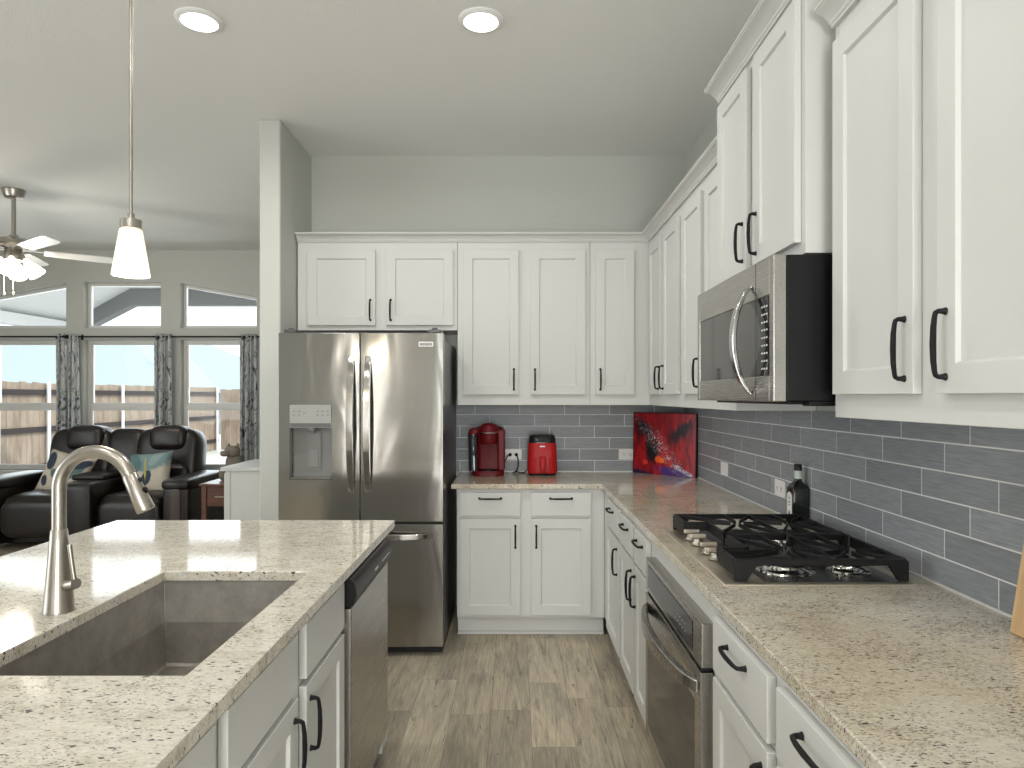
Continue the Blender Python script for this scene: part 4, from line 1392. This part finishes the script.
downlight('round recessed ceiling light on the left, beside the pendant rod', -1.384, 2.960)
downlight('round recessed ceiling light on the right, above the kitchen aisle', -.149, 2.960)
for (x, y, pw_) in ((-1.384, .7, 10), (-.149, .7, 6), (-1.384, -1.4, 13), (-.149, -1.4, 13)):  # added fill lamps on the unseen ceiling, no fixtures modelled
    area('added_ceiling_fill', (x, y, CEIL - .03), (.14, .14), pw_, (0, 0, -1), (1, .975, .93), 'DISK', 170)

# ------------------------------------------------------------------ pendant
PX, PY = -1.138, 2.000
t = thing('pendant_lamp', 'brushed nickel pendant lamp with lit frosted glass shade above the island', 'pendant lamp', (PX, PY, CEIL))
off = t.location
MB().lathe([(.060, CEIL - .0005), (.060, CEIL - .012), (.050, CEIL - .024), (.010, CEIL - .026)], (PX, PY, 0), seg=28).build('canopy', M['nickel'], t, off)
MB().lathe([(.0050, CEIL - .0265), (.0050, 1.976)], (PX, PY, 0), seg=14).build('rod', M['nickel'], t, off)
MB().lathe([(.0045, 1.9755), (.0100, 1.974), (.0100, 1.957), (.0290, 1.955), (.0290, 1.930), (.0275, 1.929)], (PX, PY, 0), seg=28).build('socket_cap', M['nickel'], t, off)
MB().lathe([(.0255, 1.9285), (.0300, 1.926), (.0315, 1.920), (.0505, 1.796), (.0510, 1.790), (.0490, 1.790), (.0300, 1.918), (.0255, 1.924)], (PX, PY, 0), seg=36, caps=False).build('glass_shade', M['shade_lit'], t, off)
MB().puff((PX, PY, 1.850), (.036, .036, .055), 1, 1, nu=16, nv=10).build('bulb', emit('lit_bulb', (1, .88, .68), 5), t, off)
pl = bpy.data.lights.new('pendant_glow', 'POINT')
pl.energy = 5
pl.color = (1, .86, .66)
pl.shadow_soft_size = .04
po = bpy.data.objects.new('pendant_glow', pl)
COL.objects.link(po)
po.location = (PX, PY, 1.775)

# ------------------------------------------------------------------ ceiling fan
NX, NY = -4.01, 5.40
t = thing('ceiling_fan', 'brushed nickel ceiling fan with white blades and lit bell shades in the living room', 'ceiling fan', (NX, NY, CEIL))
off = t.location
MB().lathe([(.082, CEIL - .0005), (.082, CEIL - .015), (.066, CEIL - .062), (.050, CEIL - .070)], (NX, NY, 0), seg=28).build('canopy', M['nickel'], t, off)
MB().lathe([(.016, CEIL - .0705), (.016, 2.705)], (NX, NY, 0), seg=16).build('downrod', M['nickel'], t, off)
MB().lathe([(.030, 2.720), (.034, 2.703), (.110, 2.690), (.158, 2.668), (.165, 2.640), (.150, 2.622), (.070, 2.612)], (NX, NY, 0), seg=36).build('motor_housing', M['nickel'], t, off)
MB().lathe([(.060, 2.6115), (.062, 2.580), (.075, 2.560), (.070, 2.520), (.040, 2.505)], (NX, NY, 0), seg=28).build('light_fitter', M['nickel'], t, off)
M['blade'] = simple('white_fan_blade', (.78, .78, .77), .4)
for k in range(5):
    a = R(38 + 72 * k)
    rot = Matrix.Rotation(a, 3, 'Z')
    pit = Matrix.Rotation(R(-12), 3, 'X')
    out = [(.20, -.052), (.30, -.060), (.60, -.066), (.68, -.062), (.705, -.045), (.705, .045), (.68, .062), (.60, .066), (.30, .060), (.20, .052)]
    V = [rot @ (pit @ Vector((x, y, z))) + Vector((NX, NY, 2.602)) for z in (-.003, .003) for x, y in out]
    n = len(out)
    F = [tuple(range(n)), tuple(range(n, 2 * n))] + [(i, (i + 1) % n, n + (i + 1) % n, n + i) for i in range(n)]
    bl = MB().add(V, F).build('blade', M['blade'], t, off)
    V = [rot @ Vector(p) + Vector((NX, NY, 2.610)) for p in ((.07, -.014, -.004), (.28, -.020, -.004), (.28, .020, -.004), (.07, .014, -.004), (.07, -.014, .001), (.28, -.020, .001), (.28, .020, .001), (.07, .014, .001))]
    MB().add(V, [(0, 3, 2, 1), (4, 5, 6, 7), (0, 1, 5, 4), (1, 2, 6, 5), (2, 3, 7, 6), (3, 0, 4, 7)]).build('blade_bracket', M['nickel'], bl, off)
for k in range(4):
    a = R(-65 + 90 * k)
    dv = Vector((math.cos(a) * .62, math.sin(a) * .62, -.78)).normalized()
    mt = dv.to_track_quat('Z', 'Y').to_matrix()
    c = Vector((NX, NY, 2.532)) + Vector((math.cos(a), math.sin(a), 0)) * .068
    MB().lathe([(.018, .0), (.022, .03), (.036, .05), (.054, .10), (.066, .150), (.064, .150), (.050, .10), (.030, .05)], c, seg=24, caps=False, mat=mt).build('bell_shade', M['bell_lit'], t, off)
for dx in (-.02, .055):
    MB().tube([(NX + dx - .02, NY - .05, 2.506), (NX + dx - .02, NY - .05, 2.262)], .0022, 6).lathe([(.004, 2.262), (.0075, 2.25), (.0075, 2.235), (.003, 2.228)], (NX + dx - .02, NY - .05, 0), seg=12).build('pull_chain', M['chrome'], t, off)
fl = bpy.data.lights.new('fan_glow', 'POINT')
fl.energy = 22
fl.color = (1, .9, .76)
fl.shadow_soft_size = .12
fo = bpy.data.objects.new('fan_glow', fl)
COL.objects.link(fo)
fo.location = (NX, NY, 2.33)

# ------------------------------------------------------------------ curtains
def curtain(label, x0, x1, zt_, zb_, waves, amp=.028, flare=0.02, yy=7.555):
    n = waves * 10
    V = []
    rows = 9
    for j in range(rows):
        u = j / (rows - 1)
        z = zt_ + (zb_ - zt_) * u
        xc = (x0 + x1) / 2
        hw = (x1 - x0) / 2 + flare * (u - .3)
        for i in range(n + 1):
            s_ = i / n
            x = xc - hw + 2 * hw * s_
            V.append((x + .008 * math.sin(3 * u + i), yy + amp * (.75 + .5 * u) * math.sin(2 * PI * waves * s_ + .6 * math.sin(2.2 * u)), z))
    F = [(j * (n + 1) + i, j * (n + 1) + i + 1, (j + 1) * (n + 1) + i + 1, (j + 1) * (n + 1) + i) for j in range(rows - 1) for i in range(n)]
    o = MB().add(V, F).build('floral_curtain', M['curtain'], None, ((x0 + x1) / 2, yy, zb_), ang=80)
    md = o.modifiers.new('thickness', 'SOLIDIFY')
    md.thickness = .004
    tag(o, label, 'curtain', 'grey floral curtain panels at the living room windows')
    return o


curtain('narrow dark grey floral curtain panel at the right side of the leftmost window', -5.145, -5.035, 2.135, .05, 2)
curtain('grey floral curtain panel hanging at the left side of the middle window', -5.010, -4.875, 2.125, .05, 3)
curtain('grey floral curtain panel between the middle and the right window', -4.045, -3.845, 2.130, .05, 4)
curtain('grey floral curtain panel at the right window beside the white cabinet', -3.085, -2.885, 2.130, .05, 4)


def rod(label, xa, xb_):
    t = thing('curtain_rod', label, 'curtain rod', ((xa + xb_) / 2, 7.555, 2.100))
    off = t.location
    MB().tube([(xa, 7.555, 2.100), (xb_, 7.555, 2.100)], .009, 10).build('pole', M['black_metal'], t, off)
    for x in (xa, xb_):
        MB().puff((x, 7.555, 2.100), (.05, .045, .045), 1, 1, nu=14, nv=10).build('finial', M['black_metal'], t, off)
    for x in (xa + .12, xb_ - .12):
        MB().box(x - .006, x + .006, 7.565, YL - .001, 2.095, 2.105).box(x - .012, x + .012, YL - .006, YL - .0008, 2.07, 2.13).build('bracket', M['black_metal'], t, off)


rod('black curtain rod over the leftmost window, behind the fan pull chains', -6.25, -5.055)
rod('black curtain rod with ball finial spanning the middle and right windows', -5.015, -2.62)

# ------------------------------------------------------------------ sofa
t = thing('recliner_sofa', 'dark brown leather reclining loveseat with centre console in the living room', 'sofa', (-4.0, 6.75, 0))
off = t.location
L_ = M['leather']
SYF = 6.25
MB().box(-5.00, -3.01, 6.42, 7.18, .03, .30).build('base', M['leather'], t, off, bevel=.02, segs=3)


def tilt(ax, deg):
    return Matrix.Rotation(R(deg), 3, ax)


for (x0, x1, nm) in ((-4.755, -4.155, 0), (-3.865, -3.265, 1)):
    xc, wd = (x0 + x1) / 2, x1 - x0
    MB().puff((xc, 6.60, .40), (wd, .76, .26), .25, .45).build('seat', L_, t, off)
    MB().puff((xc, 6.275, .30), (wd - .01, .16, .36), .35, .45).build('footrest', L_, t, off)
    bk = MB().puff((xc, 7.00, .72), (wd + .04, .30, .76), .35, .38, tilt('X', -9)).puff((xc, 6.90, .60), (wd - .06, .22, .32), .35, .6, tilt('X', -9)).build('backrest', L_, t, off)
    MB().puff((xc + (.02 if nm else .06), 6.985, 1.000), (wd - .22, .27, .27), .4, .55, tilt('X', -5)).build('headrest', L_, bk, off)
MB().puff((-4.01, 6.50, .33), (.288, .72, .62), .12, .14).build('console', L_, t, off)
MB().puff((-4.06, 6.62, .66), (.33, .44, .075), .2, .5).build('console_lid', L_, t, off)
MB().puff((-4.01, 7.02, .70), (.42, .28, .80), .4, .45, tilt('X', -9)).build('console_backrest', L_, t, off)
for (x0, x1) in ((-5.035, -4.755), (-3.265, -2.985)):
    xc = (x0 + x1) / 2
    ar = MB().puff((xc, 6.66, .33), (.25, .90, .56), .12, .14).build('arm', L_, t, off)
    MB().puff((xc, 6.64, .615), (.285, .92, .13), .25, .6).build('arm_pad', L_, ar, off)
    MB().puff((xc, 6.215, .34), (.10, .03, .50), .3, .3).build('arm_front_strip', simple('brown_leather_strip', (.05, .032, .027), .3), ar, off)


def pillow(label, c, size, mat, rot):
    t = bpy.data.objects.new('throw_pillow', None)
    mb = MB()
    n = 18
    V, F = [], []
    for sgn in (1, -1):
        for j in range(n + 1):
            for i in range(n + 1):
                u, v = i / n * 2 - 1, j / n * 2 - 1
                th = size[1] / 2 * (max(0, (1 - u ** 4) * (1 - v ** 4)) ** .55)
                k = 1 - .07 * (1 - abs(v) ** 2) * abs(u) ** 3
                k2 = 1 - .07 * (1 - abs(u) ** 2) * abs(v) ** 3
                V.append((u * size[0] / 2 * k, -sgn * th, v * size[2] / 2 * k2))
    N = (n + 1) ** 2
    for s_ in (0, 1):
        for j in range(n):
            for i in range(n):
                a = s_ * N + j * (n + 1) + i
                F.append((a, a + 1, a + n + 2, a + n + 1))
    mb.add(V, F)
    o = mb.build('throw_pillow', mat, None, (0, 0, 0), weld=True, ang=80)
    bpy.data.objects.remove(t)
    o.location = c
    o.rotation_euler = rot
    tag(o, label, 'pillow', 'square leaf-print throw pillows on the loveseat')


pillow('cream throw pillow with dark leaves on the left seat of the loveseat', (-4.43, 6.66, .660), (.44, .15, .44), M['pillow_cream'], (R(-18), R(14), R(6)))
pillow('teal and cream leaf throw pillow on the right seat of the loveseat', (-3.575, 6.60, .680), (.44, .15, .42), M['pillow_teal'], (R(-18), R(-5), R(-4)))

# ------------------------------------------------------------------ end table, statue, cabinet
t = thing('end_table', 'small cherry wood end table with drawer beside the loveseat', 'table', (-2.66, 6.30, 0))
off = t.location
ex0, ex1, ey0, ey1 = -2.79, -2.40, 6.00, 6.56
MB().box(ex0 - .015, ex1 + .015, ey0 - .015, ey1 + .015, .632, .655).build('tabletop', M['cherry'], t, off, bevel=.005)
MB().box(ex0 + .01, ex1 - .01, ey0 + .012, ey1 - .01, .455, .6315).build('apron', M['cherry'], t, off, bevel=.002)
d_ = MB().box(ex0 + .055, ex1 - .055, ey0 + .002, ey0 + .0115, .475, .615).build('drawer', M['cherry'], t, off, bevel=.003)
MB().tube([(-2.665, ey0 + .002, .545), (-2.66, ey0 - .018, .54), (-2.58, ey0 - .018, .54), (-2.575, ey0 + .002, .545)], .005, 8).build('handle', M['chrome'], d_, off)
for x in (ex0, ex1 - .045):
    for y in (ey0, ey1 - .045):
        MB().box(x, x + .045, y, y + .045, .001, .6315).build('leg', M['cherry'], t, off, bevel=.003)
MB().box(ex0 + .02, ex1 - .02, ey0 + .02, ey1 - .02, .16, .18).build('shelf', M['cherry'], t, off, bevel=.002)

t = thing('stone_figurine', 'mottled stone animal figurine with small ears on the end table', 'figurine', (-2.64, 6.30, .6558))
x, y, z = -2.64, 6.30, .6558
off = t.location
mb = MB()
mb.puff((x, y, z + .075), (.20, .17, .15), .9, .8)
mb.puff((x + .015, y + .01, z + .15), (.15, .14, .20), .9, .9)
mb.puff((x - .06, y - .06, z + .06), (.07, .07, .12), .9, .8)
mb.puff((x + .06, y - .06, z + .06), (.07, .07, .12), .9, .8)
body = mb.build('body', M['stone'], t, off)
hd = MB().puff((x + .01, y - .02, z + .265), (.14, .13, .11), .9, .85).puff((x - .03, y - .085, z + .250), (.085, .06, .055), .9, .8).build('head', M['stone'], t, off)
for sx in (-.035, .05):
    MB().lathe([(.018, 0), (.014, .02), (.004, .034)], (x + .01 + sx, y - .02, z + .308), seg=10).build('ear', M['stone'], t, off)

t = thing('console_cabinet', 'white painted console cabinet standing against the partition in the living room', 'cabinet', (-1.84, 5.25, 0))
off = t.location
cx0, cx1, cy0, cy1 = -2.125, XP0 - .018, 4.95, 5.56
MB().box(cx0, cx1, cy0, cy1, .002, .885).build('body', M['cabinet'], t, off, bevel=.003)
MB().box(cx0 - .030, cx1, cy0 - .022, cy1 + .02, .8855, .914).build('top', M['cabinet'], t, off, bevel=.004)
MB().box(cx0 + .030, cx0 + .038, cy0 - .006, cy0 - .0006, .06, .88).box(cx0 + .060, cx1 - .03, cy0 - .006, cy0 - .0006, .06, .86).build('side_panel', M['cabinet'], t, off, bevel=.002)
for k in range(2):
    ya_, yb_ = cy0 + .015 + k * .297, cy0 + .303 + k * .297
    d_ = MB().box(cx0 - .016, cx0 - .0006, ya_, yb_, .06, .87).build('door', M['cabinet'], t, off, bevel=.003)
    MB().lathe([(.006, 0), (.006, .012), (.013, .018), (.010, .026)], (cx0 - .0165, (yb_ - .03) if k == 0 else (ya_ + .03), .5), 'x', 14, mat=Matrix.Rotation(PI, 3, 'Z')).build('knob', M['black_metal'], d_, off)

# ------------------------------------------------------------------ outside
struct(MB().box(-40, 30, YL + .151, 60, -.12, -.02).build('ground', M['paving']))
t = thing('patio_cover', 'grey patio roof with beam outside the living room windows', 'patio cover', (-4.5, 9.2, 0))
off = t.location
py1 = 9.3
beam = [(-6.25, 2.30), (-6.03, 2.30), (-5.96, 2.35), (-5.30, 2.69), (-1.6, 2.69), (-1.6, 2.97), (-5.45, 2.97), (-6.25, 2.60)]
MB().prism(beam, 'y', py1, py1 + .18).build('end_beam', M['patio'], t, off, bevel=.004)
MB().box(-6.16, -6.02, YL + .16, py1 - .001, 2.30, 2.44).build('side_beam', M['patio_soffit'], t, off, bevel=.004)
MB().prism([(-6.16, 2.442), (-5.3, 2.92), (-1.6, 2.92), (-1.6, 3.0), (-5.32, 3.0), (-6.16, 2.54)], 'y', YL + .16, py1 - .001).build('soffit', M['patio_soffit'], t, off)
MB().box(-6.24, -6.08, py1 + .02, py1 + .16, -.019, 2.299).build('post', M['patio_soffit'], t, off, bevel=.004)
MB().box(-1.75, -1.61, py1 + .02, py1 + .16, -.019, 2.689).build('post', M['patio_soffit'], t, off, bevel=.004)


def fence(label, p0, p1, zb_, zt_, rails, posts, side):
    """p0->p1 on the ground; side: +1 puts rails and posts on the left of the direction"""
    p0, p1 = Vector((*p0, 0)), Vector((*p1, 0))
    ax = (p1 - p0)
    Ln = ax.length
    t = thing('wooden_fence', label, 'fence', (p0.x, p0.y, zb_), math.atan2(ax.y, ax.x), 'cedar fences around the yard')
    mb = MB()
    n = int(Ln / .145)
    for i in range(n):
        h_ = zt_ - zb_ + random.uniform(-.012, .012)
        mb.box(i * Ln / n + .002, (i + 1) * Ln / n - .002, 0, .018, .02, h_)
    mb.build('boards', M['fence'], t, smooth=False)
    if rails:
        for z in (.28, .90, 1.52):
            MB().box(0, Ln, -.042, -.001, z - .045, z + .045).build('rail', M['fence_rail'], t, bevel=.003)
        for s_ in posts:
            MB().lathe([(.032, .0), (.032, zt_ - zb_ + .02)], (s_, -.076, 0), seg=14).build('post', M['galv'], t)
    return t


fence('long cedar side fence with dark rails and steel posts left of the yard', (-7.95, 7.9), (-7.95, 18.05), -.02, 1.66, True, [1.20, 3.50, 5.65, 7.85, 9.95], 1)
fence('plain cedar fence across the back of the yard behind the right window', (-7.90, 18.12), (2.0, 18.12), -.02, 1.62, False, [], 1)
t = thing('neighbor_house', 'pale neighbouring house with a light hipped roof beyond the fence', 'house', (-18, 30, 0))
off = t.location
hx0, hx1, hy0, hy1 = -30.0, -11.0, 26.0, 38.0
MB().box(hx0, hx1, hy0, hy1, -.01, 1.55).build('walls', M['stucco'], t, off)
V = [(hx0 - .5, hy0 - .5, 1.552), (hx1 + .5, hy0 - .5, 1.552), (hx1 + .5, hy1 + .5, 1.552), (hx0 - .5, hy1 + .5, 1.552), (-25, 32, 4.0), (-14.2, 31, 3.75)]
V += [(a, b_, c + .12) for a, b_, c in V]
F = [(0, 1, 2, 3), (6, 7, 11, 10), (7, 8, 11), (8, 9, 10, 11), (9, 6, 10), (0, 6, 7, 1), (1, 7, 8, 2), (2, 8, 9, 3), (3, 9, 6, 0)]
V = [v for i, v in enumerate(V) if True]
MB().add(V, [f if f[0] != 6 or len(f) != 4 or True else f for f in F]).build('roof', M['roof'], t, off)
for (px, py_, pz) in ((-15.0, 28.2, 2.9), (-18.5, 28.5, 3.0)):
    MB().lathe([(.06, pz), (.06, pz + .45), (.09, pz + .46), (.09, pz + .52)], (px, py_, 0), seg=12).build('vent_pipe', M['patio'], t, off)
